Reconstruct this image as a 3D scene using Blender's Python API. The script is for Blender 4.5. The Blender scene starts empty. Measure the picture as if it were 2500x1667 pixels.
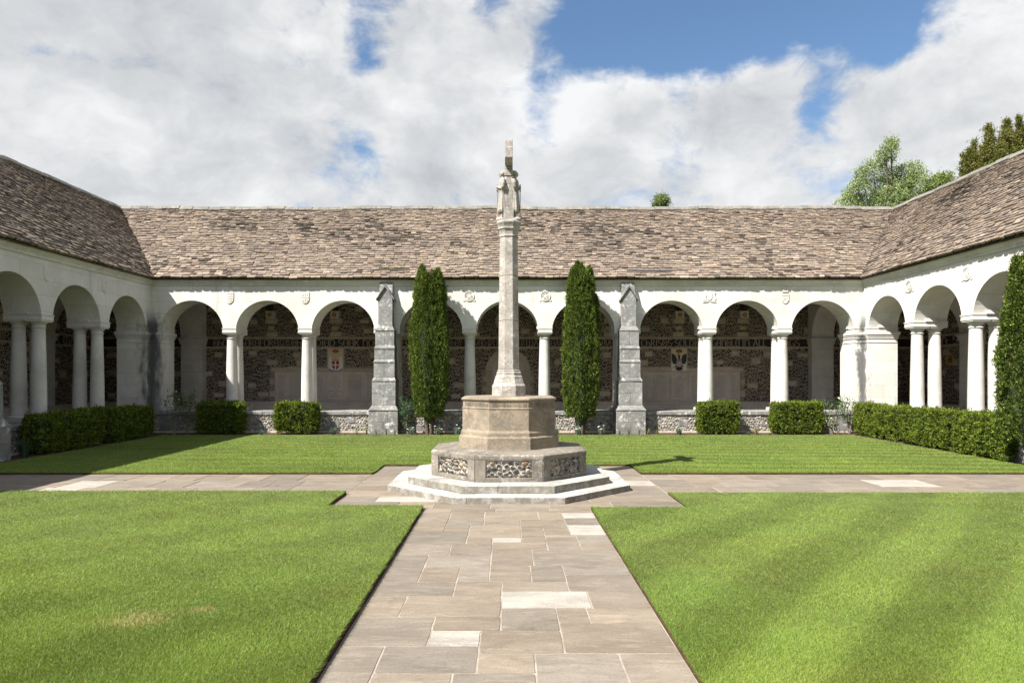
import bpy, bmesh, math, random
import numpy as np
from mathutils import Vector, Matrix

R = random.Random(7)
NR = np.random.RandomState(11)
rad = math.radians
sc = bpy.context.scene
COL = sc.collection

# ------------------------------------------------------------------ camera
cam_d = bpy.data.cameras.new('camera')
cam_d.lens = 24.0
cam_d.sensor_width = 36.0
cam_d.shift_x = 0.0047
cam_d.shift_y = 0.0327
cam_d.clip_end = 2000
cam = bpy.data.objects.new('camera', cam_d)
COL.objects.link(cam)
cam.location = (0, 0, 1.75)
cam.rotation_euler = (rad(90), 0, 0)
sc.camera = cam

# ------------------------------------------------------------------ sun and sky
SUN_DIR = Vector((1.0, 0.82, -1.44)).normalized()      # the way the light travels
sun_d = bpy.data.lights.new('sun', 'SUN')
sun_d.energy = 5.0
sun_d.angle = rad(0.53)
sun_d.color = (1.0, 0.955, 0.89)
sun = bpy.data.objects.new('sun', sun_d)
COL.objects.link(sun)
sun.location = (-20, -18, 30)
sun.rotation_euler = SUN_DIR.to_track_quat('-Z', 'Y').to_euler()

sc.view_settings.view_transform = 'Standard'
sc.view_settings.look = 'None'
sc.view_settings.gamma = 1.0
sc.view_settings.exposure = 1.27
sc.view_settings.use_curve_mapping = False
sc.render.engine = 'CYCLES'
sc.cycles.use_denoising = True
sc.cycles.max_bounces = 8
sc.cycles.diffuse_bounces = 4
sc.cycles.transmission_bounces = 4
sc.cycles.sample_clamp_indirect = 6.0

world = bpy.data.worlds.new('World')
sc.world = world
world.use_nodes = True


class NT:
    """a small helper that adds shader nodes"""
    def __init__(self, tree):
        self.t = tree
        self.n = tree.nodes
        self.l = tree.links

    def node(self, kind, **kw):
        nd = self.n.new(kind)
        for k, v in kw.items():
            setattr(nd, k, v)
        return nd

    def put(self, sock, val):
        if hasattr(val, 'is_linked') or isinstance(val, bpy.types.NodeSocket):
            self.l.new(val, sock)
        else:
            if hasattr(sock.default_value, '__len__') and not hasattr(val, '__len__'):
                sock.default_value = [val] * len(sock.default_value)
            elif hasattr(val, '__len__') and len(sock.default_value) == 4 and len(val) == 3:
                sock.default_value = (*val, 1)
            else:
                sock.default_value = val

    def math(self, op, a, b=0.0, c=None, clamp=False):
        nd = self.node('ShaderNodeMath', operation=op, use_clamp=clamp)
        self.put(nd.inputs[0], a)
        self.put(nd.inputs[1], b)
        if c is not None:
            self.put(nd.inputs[2], c)
        return nd.outputs[0]

    def vmath(self, op, a, b=(0, 0, 0)):
        nd = self.node('ShaderNodeVectorMath', operation=op)
        self.put(nd.inputs[0], a)
        if op == 'SCALE':
            self.put(nd.inputs['Scale'], b)
        else:
            self.put(nd.inputs[1], b)
        return nd.outputs['Value'] if op in ('DISTANCE', 'LENGTH', 'DOT_PRODUCT') else nd.outputs['Vector']

    def noise(self, vec, scale, detail=4, rough=0.55, dist=0.0, out='Fac'):
        nd = self.node('ShaderNodeTexNoise')
        self.put(nd.inputs['Vector'], vec)
        nd.inputs['Scale'].default_value = scale
        nd.inputs['Detail'].default_value = detail
        nd.inputs['Roughness'].default_value = rough
        nd.inputs['Distortion'].default_value = dist
        return nd.outputs[out]

    def step(self, x, lo, hi, a=0.0, b=1.0):
        nd = self.node('ShaderNodeMapRange', interpolation_type='SMOOTHSTEP')
        self.put(nd.inputs[0], x)
        for i, v in enumerate((lo, hi, a, b)):
            self.put(nd.inputs[i + 1], v)
        return nd.outputs[0]

    def mix(self, f, a, b, blend='MIX'):
        nd = self.node('ShaderNodeMix', data_type='RGBA', blend_type=blend)
        nd.clamp_factor = True
        self.put(nd.inputs[0], f)
        self.put(nd.inputs[6], a)
        self.put(nd.inputs[7], b)
        return nd.outputs[2]

    def sep(self, v):
        nd = self.node('ShaderNodeSeparateXYZ')
        self.put(nd.inputs[0], v)
        return nd.outputs

    def comb(self, x, y, z):
        nd = self.node('ShaderNodeCombineXYZ')
        self.put(nd.inputs[0], x)
        self.put(nd.inputs[1], y)
        self.put(nd.inputs[2], z)
        return nd.outputs[0]

    def bump(self, h, strength, dist):
        nd = self.node('ShaderNodeBump')
        nd.inputs['Strength'].default_value = strength
        nd.inputs['Distance'].default_value = dist
        self.put(nd.inputs['Height'], h)
        return nd.outputs[0]


def make_world():
    w = NT(world.node_tree)
    w.n.clear()
    out = w.node('ShaderNodeOutputWorld')
    bg = w.node('ShaderNodeBackground')
    w.l.new(bg.outputs[0], out.inputs[0])
    bg.inputs['Strength'].default_value = 0.060
    sky = w.node('ShaderNodeTexSky', sky_type='NISHITA')
    sky.sun_disc = False
    sky.sun_elevation = rad(48)
    sky.sun_rotation = rad(232.3)
    sky.air_density = 1.0
    sky.dust_density = 0.6
    sky.ozone_density = 1.6
    d = w.node('ShaderNodeTexCoord').outputs['Generated']
    d = w.vmath('NORMALIZE', d)
    q = w.vmath('MULTIPLY', d, (1.0, 1.0, 1.5))
    warp = w.noise(q, 3.3, 4, 0.55, 0.0, out='Color')
    q = w.vmath('ADD', q, w.vmath('SCALE', w.vmath('SUBTRACT', warp, (0.5, 0.5, 0.5)), 0.16))

    def cloud_noise(v):
        a = w.noise(v, 3.0, 10, 0.58)
        b = w.noise(v, 11.0, 9, 0.62)
        return w.math('ADD', w.math('MULTIPLY', a, 0.74), w.math('MULTIPLY', b, 0.26))
    n0 = cloud_noise(q)
    n1 = cloud_noise(w.vmath('ADD', q, (-0.03, -0.02, 0.085)))
    # broad gaps (negative) and banks (positive) of cloud: direction, radius, weight
    gaps = [(1390, 60, .10, -.20), (1540, 55, .12, -.27), (1700, 45, .12, -.27), (1880, 40, .10, -.24), (2010, 110, .05, -.10), (1890, 245, .055, -.17),
            (1250, 310, .055, -.17), (825, 150, .045, -.16), (825, 5, .06, -.16), (850, 355, .075, -.15), (1215, 220, .05, -.13),
            (1540, 310, .045, -.13), (2080, 50, .07, -.09), (1130, 0, .05, -.13), (655, 460, .05, -.08),
            (1000, 130, .16, .11), (1410, 215, .085, .17), (1560, 215, .08, .16), (1700, 215, .08, .17), (1850, 160, .085, .22), (1190, 60, .07, .14), (1050, 330, .14, .09), (300, 200, .42, .11),
            (2230, 230, .17, .13), (2060, 240, .09, .14), (2230, 50, .09, .04), (480, 370, .10, .12), (1680, 370, .18, .12), (1330, 390, .12, .08)]
    bias = None
    for (x, y, r, a) in gaps:
        c = Vector(((x - 1165) / 1568, 1.0, (861 - y) / 1568)).normalized()
        dist = w.vmath('DISTANCE', d, tuple(c))
        t = w.step(dist, r * 1.3, 0.0, 0.0, a)
        bias = t if bias is None else w.math('ADD', bias, t)
    dens = w.math('ADD', w.math('MULTIPLY_ADD', n0, 1.45, -0.225), bias)
    mask = w.step(dens, 0.385, 0.555)
    thick = w.step(dens, 0.46, 0.85)
    lit = w.math('SUBTRACT', n0, n1)
    # a cloud's lit side is white, its thick underside grey
    shade = w.math('ADD', w.math('MULTIPLY', lit, 3.0), w.math('MULTIPLY', thick, -0.30))
    big = w.noise(q, 2.0, 4, 0.5)
    shade = w.math('ADD', shade, w.math('MULTIPLY', w.math('SUBTRACT', big, 0.5), -0.7))
    shade = w.math('ADD', shade, 0.80, clamp=True)
    ccol = w.node('ShaderNodeValToRGB')
    cr = ccol.color_ramp
    cr.elements[0].position = 0.15
    cr.elements[0].color = (3.3, 3.5, 3.75, 1)
    cr.elements[1].position = 1.0
    cr.elements[1].color = (6.5, 6.55, 6.6, 1)
    e = cr.elements.new(0.6)
    e.color = (4.8, 4.92, 5.08, 1)
    w.put(ccol.inputs[0], shade)
    skyc = w.mix(1.0, sky.outputs[0], (0.92, 1.05, 1.12), 'MULTIPLY')
    w.put(bg.inputs['Color'], w.mix(mask, skyc, ccol.outputs[0]))


make_world()

# ------------------------------------------------------------------ materials
MAT = {}


def new_mat(name):
    m = bpy.data.materials.new(name)
    m.use_nodes = True
    t = NT(m.node_tree)
    b = m.node_tree.nodes['Principled BSDF']
    MAT[name] = m
    return m, t, b


def stone(name, base, dark, light=None, scale=1.4, rough=0.9, bump=0.25, lichen=0.0, lichen_col=(0.72, 0.72, 0.68), speck=0.0,
          joints=None, extra=None, attr=False, objcol=False, fine=38, grime=0.32, bump_d=0.007):
    m, t, b = new_mat(name)
    pos = t.node('ShaderNodeNewGeometry').outputs['Position']
    big = t.noise(pos, scale, 6, 0.6)
    mid = t.noise(pos, scale * 5.3, 5, 0.6)
    fin = t.noise(pos, fine, 4, 0.65)
    c = t.mix(t.step(big, 0.36, 0.68), base, dark)
    if light:
        c = t.mix(t.step(mid, 0.5, 0.72, 0, 0.75), c, light)
    c = t.mix(t.step(fin, 0.25, 0.75, grime, 0.0), c, (0.10, 0.09, 0.08), 'MULTIPLY')
    if attr:
        a = t.node('ShaderNodeAttribute', attribute_name='Col').outputs['Color']
        c = t.mix(1.0, a, t.mix(t.step(mid, 0.3, 0.7), (1.14, 1.12, 1.10), (0.72, 0.72, 0.72)), 'MULTIPLY')
        c = t.mix(t.step(fin, 0.25, 0.75, 0.4, 0.0), c, (0.06, 0.055, 0.05), 'MULTIPLY')
    if objcol:
        oc = t.node('ShaderNodeObjectInfo').outputs['Color']
        c = t.mix(1.0, c, oc, 'MULTIPLY')
    if speck:
        s = t.noise(pos, 26, 3, 0.7)
        c = t.mix(t.step(s, 0.56, 0.66, 0, speck), c, (0.10, 0.095, 0.09))
    if lichen:
        s = t.noise(pos, 9.0, 6, 0.75, 0.4)
        s2 = t.noise(pos, 2.1, 3, 0.5)
        f = t.math('MULTIPLY', t.step(s, 0.53, 0.63), t.step(s2, 0.36, 0.6))
        c = t.mix(t.math('MULTIPLY', f, lichen), c, lichen_col)
    h = t.math('ADD', t.math('MULTIPLY', mid, 0.6), t.math('MULTIPLY', fin, 0.5))
    if joints:
        x, y, z = t.sep(pos)
        br = t.node('ShaderNodeTexBrick')
        t.put(br.inputs['Vector'], t.comb(t.math('ADD', x, y), z, 0.0))
        br.inputs['Scale'].default_value = 1.0
        br.inputs['Brick Width'].default_value = joints[0]
        br.inputs['Row Height'].default_value = joints[1]
        br.inputs['Mortar Size'].default_value = 0.005
        br.inputs['Color1'].default_value = (1, 1, 1, 1)
        br.inputs['Color2'].default_value = (0.91, 0.895, 0.87, 1)
        br.inputs['Mortar'].default_value = (*[joints[2]] * 3, 1)
        c = t.mix(1.0, c, br.outputs['Color'], 'MULTIPLY')
    if extra:
        c = extra(t, pos, c)
    t.put(b.inputs['Base Color'], c)
    b.inputs['Roughness'].default_value = rough
    b.inputs['Specular IOR Level'].default_value = 0.25
    if bump:
        t.put(b.inputs['Normal'], t.bump(h, bump, bump_d))
    return m


def corner_stain(t, pos, c):
    # black algae that grows down the two inner corners, and rain streaks below the cornice
    x, y, z = t.sep(pos)
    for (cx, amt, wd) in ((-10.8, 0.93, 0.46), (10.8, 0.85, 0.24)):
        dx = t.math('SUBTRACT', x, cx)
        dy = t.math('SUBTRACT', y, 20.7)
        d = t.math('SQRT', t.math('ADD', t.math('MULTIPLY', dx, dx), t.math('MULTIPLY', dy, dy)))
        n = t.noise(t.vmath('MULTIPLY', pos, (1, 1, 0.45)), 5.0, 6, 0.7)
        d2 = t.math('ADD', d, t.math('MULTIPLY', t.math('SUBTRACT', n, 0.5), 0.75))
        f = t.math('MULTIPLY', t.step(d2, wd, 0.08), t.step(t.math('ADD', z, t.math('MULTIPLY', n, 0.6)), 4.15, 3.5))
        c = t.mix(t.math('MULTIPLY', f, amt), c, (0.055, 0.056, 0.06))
    st = t.noise(t.vmath('MULTIPLY', pos, (3.2, 3.2, 0.35)), 1.0, 4, 0.6)
    f = t.math('MULTIPLY', t.step(st, 0.58, 0.74), t.step(z, 2.6, 4.4, 0.1, 0.55))
    c = t.mix(f, c, (0.36, 0.35, 0.32))
    # green-grey damp low on the piers
    f = t.math('MULTIPLY', t.step(st, 0.4, 0.7), t.step(z, 1.7, 0.7, 0, 0.4))
    return t.mix(f, c, (0.34, 0.32, 0.28))


stone('lime_wall', (0.67, 0.65, 0.605), (0.58, 0.56, 0.515), (0.70, 0.685, 0.645), scale=0.8, bump=0.05, grime=0.06, joints=(0.72, 0.36, 0.70), extra=corner_stain)
stone('lime_plain', (0.66, 0.635, 0.59), (0.54, 0.515, 0.47), (0.69, 0.665, 0.625), scale=1.6, bump=0.08, grime=0.12, extra=corner_stain)
stone('column_stone', (0.595, 0.57, 0.53), (0.46, 0.435, 0.40), (0.63, 0.61, 0.57), scale=1.3, bump=0.10, grime=0.15)
stone('cornice_stone', (0.66, 0.64, 0.56), (0.52, 0.505, 0.44), (0.72, 0.70, 0.62), scale=1.1, bump=0.15)
stone('grey_stone', (0.245, 0.237, 0.225), (0.155, 0.15, 0.146), (0.33, 0.322, 0.306), scale=1.7, bump=0.5, lichen=0.75, speck=0.35)
stone('buttress_stone', (0.27, 0.267, 0.258), (0.18, 0.18, 0.177), (0.36, 0.356, 0.345), scale=2.0, bump=0.4, lichen=0.5, speck=0.25)
stone('slate_stone', (1, 1, 1), (1, 1, 1), attr=True, bump=0.6, scale=2.2, lichen=0.22, lichen_col=(0.50, 0.45, 0.37), fine=30)
stone('ridge_stone', (0.22, 0.208, 0.182), (0.13, 0.122, 0.108), (0.29, 0.275, 0.245), scale=2.2, bump=0.6, lichen=0.75, lichen_col=(0.36, 0.33, 0.22), speck=0.7)
stone('mortar', (0.36, 0.30, 0.235), (0.28, 0.235, 0.185), (0.41, 0.35, 0.28), scale=2.0, bump=0.5)
stone('pale_mortar', (0.52, 0.47, 0.395), (0.42, 0.38, 0.32), (0.58, 0.53, 0.455), scale=3.0, bump=0.6)
stone('grey_mortar', (0.31, 0.29, 0.255), (0.22, 0.205, 0.185), (0.37, 0.35, 0.315), scale=3.0, bump=0.6)
stone('flint_stone', (1, 1, 1), (1, 1, 1), attr=True, bump=0.3, scale=6, rough=0.5)
stone('letter_stone', (0.42, 0.365, 0.285), (0.34, 0.295, 0.23), scale=2.2, bump=0.1)
stone('dark_ground', (0.05, 0.04, 0.032), (0.035, 0.03, 0.026), scale=9, bump=0.5)
stone('block_stone', (0.57, 0.475, 0.36), (0.44, 0.365, 0.275), (0.64, 0.55, 0.435), scale=2.2, bump=0.2)
stone('tablet_stone', (0.64, 0.565, 0.50), (0.52, 0.46, 0.405), (0.69, 0.615, 0.55), scale=1.6, bump=0.1)
stone('inscription_dark', (0.30, 0.265, 0.235), (0.26, 0.23, 0.205), bump=0)


def grey_bloom(t, pos, c):
    n = t.noise(t.vmath('MULTIPLY', pos, (1, 1, 1.7)), 3.4, 6, 0.7, 0.4)
    n2 = t.noise(pos, 17.0, 4, 0.65)
    f = t.math('MULTIPLY', t.step(n, 0.46, 0.66), t.step(n2, 0.35, 0.6, 0.5, 1.0))
    return t.mix(t.math('MULTIPLY', f, 0.7), c, (0.15, 0.137, 0.115))


stone('tan_stone', (0.335, 0.268, 0.195), (0.20, 0.164, 0.124), (0.40, 0.335, 0.258), scale=2.6, bump=0.35, speck=0.4, extra=grey_bloom)
stone('plinth_stone', (0.235, 0.207, 0.168), (0.13, 0.115, 0.094), (0.31, 0.276, 0.23), scale=2.3, bump=0.4, speck=0.35, lichen=0.25)
stone('cross_stone', (0.41, 0.375, 0.332), (0.27, 0.247, 0.22), (0.50, 0.47, 0.425), scale=2.6, bump=0.4, speck=0.55, lichen=0.6, lichen_col=(0.68, 0.65, 0.60))
stone('figure_stone', (0.37, 0.345, 0.305), (0.25, 0.232, 0.205), (0.44, 0.415, 0.37), scale=5, bump=0.3, speck=0.35)


def riser_tone(t, pos, c):  # upright faces coloured darker than level ones, broken up by noise
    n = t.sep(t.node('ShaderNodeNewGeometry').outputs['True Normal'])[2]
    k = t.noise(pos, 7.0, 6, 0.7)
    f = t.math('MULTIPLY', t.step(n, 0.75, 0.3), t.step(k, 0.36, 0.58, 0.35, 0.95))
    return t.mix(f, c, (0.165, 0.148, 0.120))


stone('step_stone', (0.46, 0.45, 0.42), (0.31, 0.30, 0.27), (0.52, 0.51, 0.485), scale=1.9, bump=0.5, speck=0.6, extra=riser_tone)
stone('joint_mortar', (0.38, 0.333, 0.277), (0.22, 0.19, 0.155), (0.40, 0.35, 0.295), scale=3, bump=0.3)
stone('floor_stone', (0.50, 0.44, 0.38), (0.40, 0.35, 0.30), scale=1.5, bump=0.2)
stone('wood', (0.09, 0.062, 0.042), (0.055, 0.038, 0.026), scale=2.5, bump=0.3)
stone('soil', (0.085, 0.062, 0.045), (0.045, 0.034, 0.026), (0.12, 0.09, 0.065), scale=6, bump=1.0)
stone('lead', (0.06, 0.058, 0.058), (0.04, 0.039, 0.04), scale=4, bump=0.2, rough=0.95)
stone('rust', (0.11, 0.05, 0.032), (0.06, 0.032, 0.024), scale=5, bump=0.3)
stone('turf_soil', (0.11, 0.145, 0.035), (0.08, 0.10, 0.027), (0.13, 0.165, 0.04), scale=2.5, bump=0.8)
stone('field', (0.07, 0.09, 0.035), (0.05, 0.065, 0.03), scale=0.1, bump=0.2)
stone('plaster_dark', (0.33, 0.25, 0.165), (0.26, 0.195, 0.13), scale=1.2, bump=0.15)


def slab_mat():
    m, t, b = new_mat('york_slab')
    pos = t.node('ShaderNodeNewGeometry').outputs['Position']
    info = t.node('ShaderNodeObjectInfo')
    rnd = info.outputs['Random']
    off = t.vmath('ADD', pos, t.comb(t.math('MULTIPLY', rnd, 37.0), t.math('MULTIPLY', rnd, 91.0), 0.0))
    big = t.noise(t.vmath('MULTIPLY', off, (1.0, 2.4, 1.0)), 1.6, 6, 0.6, 0.5)
    lay = t.noise(t.vmath('MULTIPLY', off, (1.2, 5.0, 1.0)), 3.2, 6, 0.65, 1.1)
    fin = t.noise(off, 55, 4, 0.65)
    c = t.mix(t.step(big, 0.33, 0.7), (1.08, 1.07, 1.05), (0.82, 0.80, 0.78))
    c = t.mix(t.step(lay, 0.52, 0.66, 0, 0.62), c, (1.32, 1.30, 1.25))
    c = t.mix(t.step(lay, 0.46, 0.32, 0, 0.5), c, (0.70, 0.66, 0.60))
    c = t.mix(t.step(fin, 0.28, 0.72, 0.30, 0.0), c, (0.35, 0.33, 0.31), 'MULTIPLY')
    c = t.mix(1.0, c, info.outputs['Color'], 'MULTIPLY')
    st = t.noise(off, 2.3, 5, 0.65, 0.8)
    c = t.mix(t.step(st, 0.55, 0.70, 0, 0.45), c, t.mix(1.0, c, (0.62, 0.60, 0.57), 'MULTIPLY'))
    # a few dark spots of lichen
    s = t.noise(off, 11, 3, 0.5)
    c = t.mix(t.step(s, 0.70, 0.76, 0, 0.5), c, (0.13, 0.12, 0.11))
    t.put(b.inputs['Base Color'], c)
    b.inputs['Roughness'].default_value = 0.85
    b.inputs['Specular IOR Level'].default_value = 0.3
    h = t.math('ADD', t.math('MULTIPLY', lay, 0.8), t.math('MULTIPLY', fin, 0.25))
    t.put(b.inputs['Normal'], t.bump(h, 0.45, 0.012))


slab_mat()


def leaf_mat(name, trans=0.35, rough=0.55, spec=0.25):
    m, t, b = new_mat(name)
    a = t.node('ShaderNodeAttribute', attribute_name='Col').outputs['Color']
    t.put(b.inputs['Base Color'], a)
    b.inputs['Roughness'].default_value = rough
    b.inputs['Specular IOR Level'].default_value = spec
    tr = t.node('ShaderNodeBsdfTranslucent')
    t.put(tr.inputs['Color'], t.mix(1.0, a, (1.25, 1.2, 0.55), 'MULTIPLY'))
    mx = t.node('ShaderNodeMixShader')
    mx.inputs[0].default_value = trans
    t.l.new(b.outputs[0], mx.inputs[1])
    t.l.new(tr.outputs[0], mx.inputs[2])
    t.l.new(mx.outputs[0], m.node_tree.nodes['Material Output'].inputs[0])


leaf_mat('grass_blade', 0.35, 0.5, 0.22)
leaf_mat('leaf', 0.3)
leaf_mat('needle', 0.22, 0.75, 0.08)


def flat(name, col, rough=0.7):
    m, t, b = new_mat(name)
    pos = t.node('ShaderNodeNewGeometry').outputs['Position']
    n = t.noise(pos, 30, 3, 0.6)
    t.put(b.inputs['Base Color'], t.mix(t.step(n, 0.3, 0.7), col, tuple(x * 0.8 for x in col)))
    b.inputs['Roughness'].default_value = rough


flat('paint_red', (0.42, 0.025, 0.03))
flat('paint_white', (0.72, 0.70, 0.66))
flat('paint_gold', (0.55, 0.36, 0.10), 0.45)
flat('paint_blue', (0.04, 0.07, 0.24))
flat('paint_slateblue', (0.20, 0.24, 0.36))
flat('paint_black', (0.025, 0.024, 0.026))
flat('paint_cream', (0.62, 0.52, 0.34))
flat('paint_orange', (0.42, 0.13, 0.05))
flat('petal', (0.82, 0.82, 0.80))
flat('bark', (0.10, 0.075, 0.055))
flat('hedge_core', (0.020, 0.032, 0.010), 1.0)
flat('twig', (0.20, 0.17, 0.13))


# ------------------------------------------------------------------ mesh helpers
class MB:
    def __init__(self):
        self.v, self.f, self.c = [], [], []

    def add(self, vs, fs, col=None):
        o = len(self.v)
        self.v.extend(vs)
        self.f.extend([tuple(i + o for i in f) for f in fs])
        if col is not None:
            self.c.extend([col] * len(vs) if not isinstance(col, list) else col)
        return self

    def box(self, x0, x1, y0, y1, z0, z1, col=None):
        vs = [(x, y, z) for z in (z0, z1) for y in (y0, y1) for x in (x0, x1)]
        fs = [(0, 2, 3, 1), (4, 5, 7, 6), (0, 1, 5, 4), (2, 6, 7, 3), (0, 4, 6, 2), (1, 3, 7, 5)]
        return self.add(vs, fs, col)

    def frustum(self, a, b, col=None):
        """a, b = (x0,x1,y0,y1,z) bottom and top rectangles"""
        vs = []
        for (x0, x1, y0, y1, z) in (a, b):
            vs += [(x0, y0, z), (x1, y0, z), (x1, y1, z), (x0, y1, z)]
        fs = [(3, 2, 1, 0), (4, 5, 6, 7)] + [(i, (i + 1) % 4, 4 + (i + 1) % 4, 4 + i) for i in range(4)]
        return self.add(vs, fs, col)

    def lathe(self, prof, n=20, cx=0, cy=0, rot=0.0, cap=True, col=None):
        vs, fs = [], []
        for (r, z) in prof:
            for k in range(n):
                a = rot + 2 * math.pi * k / n
                vs.append((cx + r * math.cos(a), cy + r * math.sin(a), z))
        for i in range(len(prof) - 1):
            for k in range(n):
                k2 = (k + 1) % n
                fs.append((i * n + k, i * n + k2, (i + 1) * n + k2, (i + 1) * n + k))
        if cap:
            fs.append(tuple(range(n - 1, -1, -1)))
            fs.append(tuple((len(prof) - 1) * n + k for k in range(n)))
        return self.add(vs, fs, col)

    def tube(self, pts, rs, n=8, col=None):
        pts = [Vector(p) for p in pts]
        vs, fs = [], []
        for i, p in enumerate(pts):
            d = (pts[min(i + 1, len(pts) - 1)] - pts[max(i - 1, 0)]).normalized()
            a = d.orthogonal().normalized()
            b = d.cross(a)
            r = rs[i] if hasattr(rs, '__len__') else rs
            for k in range(n):
                t = 2 * math.pi * k / n
                vs.append(tuple(p + (a * math.cos(t) + b * math.sin(t)) * r))
        for i in range(len(pts) - 1):
            for k in range(n):
                k2 = (k + 1) % n
                fs.append((i * n + k, i * n + k2, (i + 1) * n + k2, (i + 1) * n + k))
        fs.append(tuple(range(n - 1, -1, -1)))
        fs.append(tuple((len(pts) - 1) * n + k for k in range(n)))
        return self.add(vs, fs, col)

    def prism(self, outline, v0, v1, col=None):
        """outline [(u, z)] counter-clockwise seen from -v; front face at v0, back at v1"""
        n = len(outline)
        vs = [(u, v0, z) for u, z in outline] + [(u, v1, z) for u, z in outline]
        fs = [tuple(range(n)), tuple(range(2 * n - 1, n - 1, -1))]
        fs += [(i, n + i, n + (i + 1) % n, (i + 1) % n) for i in range(n)]
        return self.add(vs, fs, col)

    def slab(self, outline, z0, z1, col=None):
        n = len(outline)
        vs = [(x, y, z0) for x, y in outline] + [(x, y, z1) for x, y in outline]
        fs = [tuple(range(n - 1, -1, -1)), tuple(range(n, 2 * n))]
        fs += [(i, (i + 1) % n, n + (i + 1) % n, n + i) for i in range(n)]
        return self.add(vs, fs, col)

    def mesh(self, name, mat, smooth=False, bevel=0.0, seg=1):
        me = bpy.data.meshes.new(name)
        me.from_pydata(self.v, [], self.f)
        if self.c:
            at = me.color_attributes.new('Col', 'FLOAT_COLOR', 'POINT')
            at.data.foreach_set('color', np.array([(*c[:3], 1.0) for c in self.c], dtype=np.float32).ravel())
        me.materials.append(MAT[mat])
        bm = bmesh.new()
        bm.from_mesh(me)
        bmesh.ops.recalc_face_normals(bm, faces=bm.faces) if not self.c else None
        if bevel:
            bmesh.ops.bevel(bm, geom=[e for e in bm.edges if len(e.link_faces) == 2 and e.calc_face_angle(0) > 0.45],
                            offset=bevel, segments=seg, affect='EDGES', profile=0.6, clamp_overlap=True)
        bm.to_mesh(me)
        bm.free()
        if smooth:
            me.polygons.foreach_set('use_smooth', [True] * len(me.polygons))
            try:
                me.set_sharp_from_angle(angle=rad(42))
            except Exception:
                pass
        return me

    def build(self, name, mat, parent=None, smooth=False, bevel=0.0, seg=1):
        return link(name, self.mesh(name, mat, smooth, bevel, seg), parent)


def link(name, me, parent=None):
    o = bpy.data.objects.new(name, me)
    COL.objects.link(o)
    o.parent = parent
    return o


def np_mesh(name, verts, faces, mat, cols=None, parent=None, smooth=False):
    """verts (N,3); faces (M,k) with one k for all"""
    me = bpy.data.meshes.new(name)
    verts = np.asarray(verts, dtype=np.float32)
    faces = np.asarray(faces, dtype=np.int32)
    k = faces.shape[1]
    me.vertices.add(len(verts))
    me.vertices.foreach_set('co', verts.ravel())
    me.loops.add(faces.size)
    me.loops.foreach_set('vertex_index', faces.ravel())
    me.polygons.add(len(faces))
    me.polygons.foreach_set('loop_start', np.arange(0, faces.size, k, dtype=np.int32))
    try:
        me.polygons.foreach_set('loop_total', np.full(len(faces), k, dtype=np.int32))
    except Exception:
        pass
    if smooth:
        me.polygons.foreach_set('use_smooth', np.ones(len(faces), dtype=bool))
    if not smooth:
        sf = me.attributes.new('sharp_face', 'BOOLEAN', 'FACE')
        sf.data.foreach_set('value', np.ones(len(faces), dtype=bool))
    me.update(calc_edges=True)
    if cols is not None:
        at = me.color_attributes.new('Col', 'FLOAT_COLOR', 'POINT')
        c = np.ones((len(verts), 4), dtype=np.float32)
        c[:, :3] = cols
        at.data.foreach_set('color', c.ravel())
    me.materials.append(MAT[mat])
    return link(name, me, parent)


def tag(o, label=None, cat=None, group=None, kind=None):
    if label:
        o['label'] = label
    if cat:
        o['category'] = cat
    if group:
        o['group'] = group
    if kind:
        o['kind'] = kind
    return o


def thing(name, label, cat, loc=(0, 0, 0), rz=0.0, group=None):
    o = bpy.data.objects.new(name, None)
    COL.objects.link(o)
    o.location = loc
    o.rotation_euler = (0, 0, rz)
    o.empty_display_size = 0.2
    return tag(o, label, cat, group)


def snoise(p, seed, freq, octaves=3):
    """cheap smooth noise: sums of sines in random directions; p (N,2|3) -> about -1..1"""
    rs = np.random.RandomState(seed)
    out = np.zeros(len(p))
    amp, tot = 1.0, 0.0
    for o in range(octaves):
        acc = np.zeros(len(p))
        for k in range(5):
            d = rs.randn(p.shape[1])
            d /= np.linalg.norm(d)
            acc += np.sin(p @ d * freq * rs.uniform(0.7, 1.4) + rs.uniform(0, 6.28))
        out += amp * acc / 2.4
        tot += amp
        amp *= 0.55
        freq *= 2.1
    return out / tot


# ------------------------------------------------------------------ ground
W2 = 1.09            # half width of the main path
SQ = 2.36            # half width of the paved square
Y0S, Y1S = 8.95, 13.12
CP0, CP1 = 10.05, 12.02
LX = 9.9
LAWN_Z = (0.046, 0.022, 0.030)      # left, right and far turf stand a little above the paving
CX, CY = 0.025, 11.08

b = MB()
b.add([(-400, -300, -0.06), (400, -300, -0.06), (400, 700, -0.06), (-400, 700, -0.06)], [(0, 1, 2, 3)])
tag(b.build('ground', 'field'), kind='structure')

# beds between lawn and walls
b = MB()
for s in (-1, 1):
    x0, x1 = sorted((s * (LX + 0.012), s * 10.9))
    b.box(x0, x1, 12.05, 20.8, -0.05, 0.012)
    b.box(x0, x1, -0.8, 10.02, -0.05, 0.012)
b.box(-LX - 0.01, LX + 0.01, 19.62, 20.8, -0.05, 0.012)
tag(b.build('flower_bed', 'soil'), kind='structure')


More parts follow.
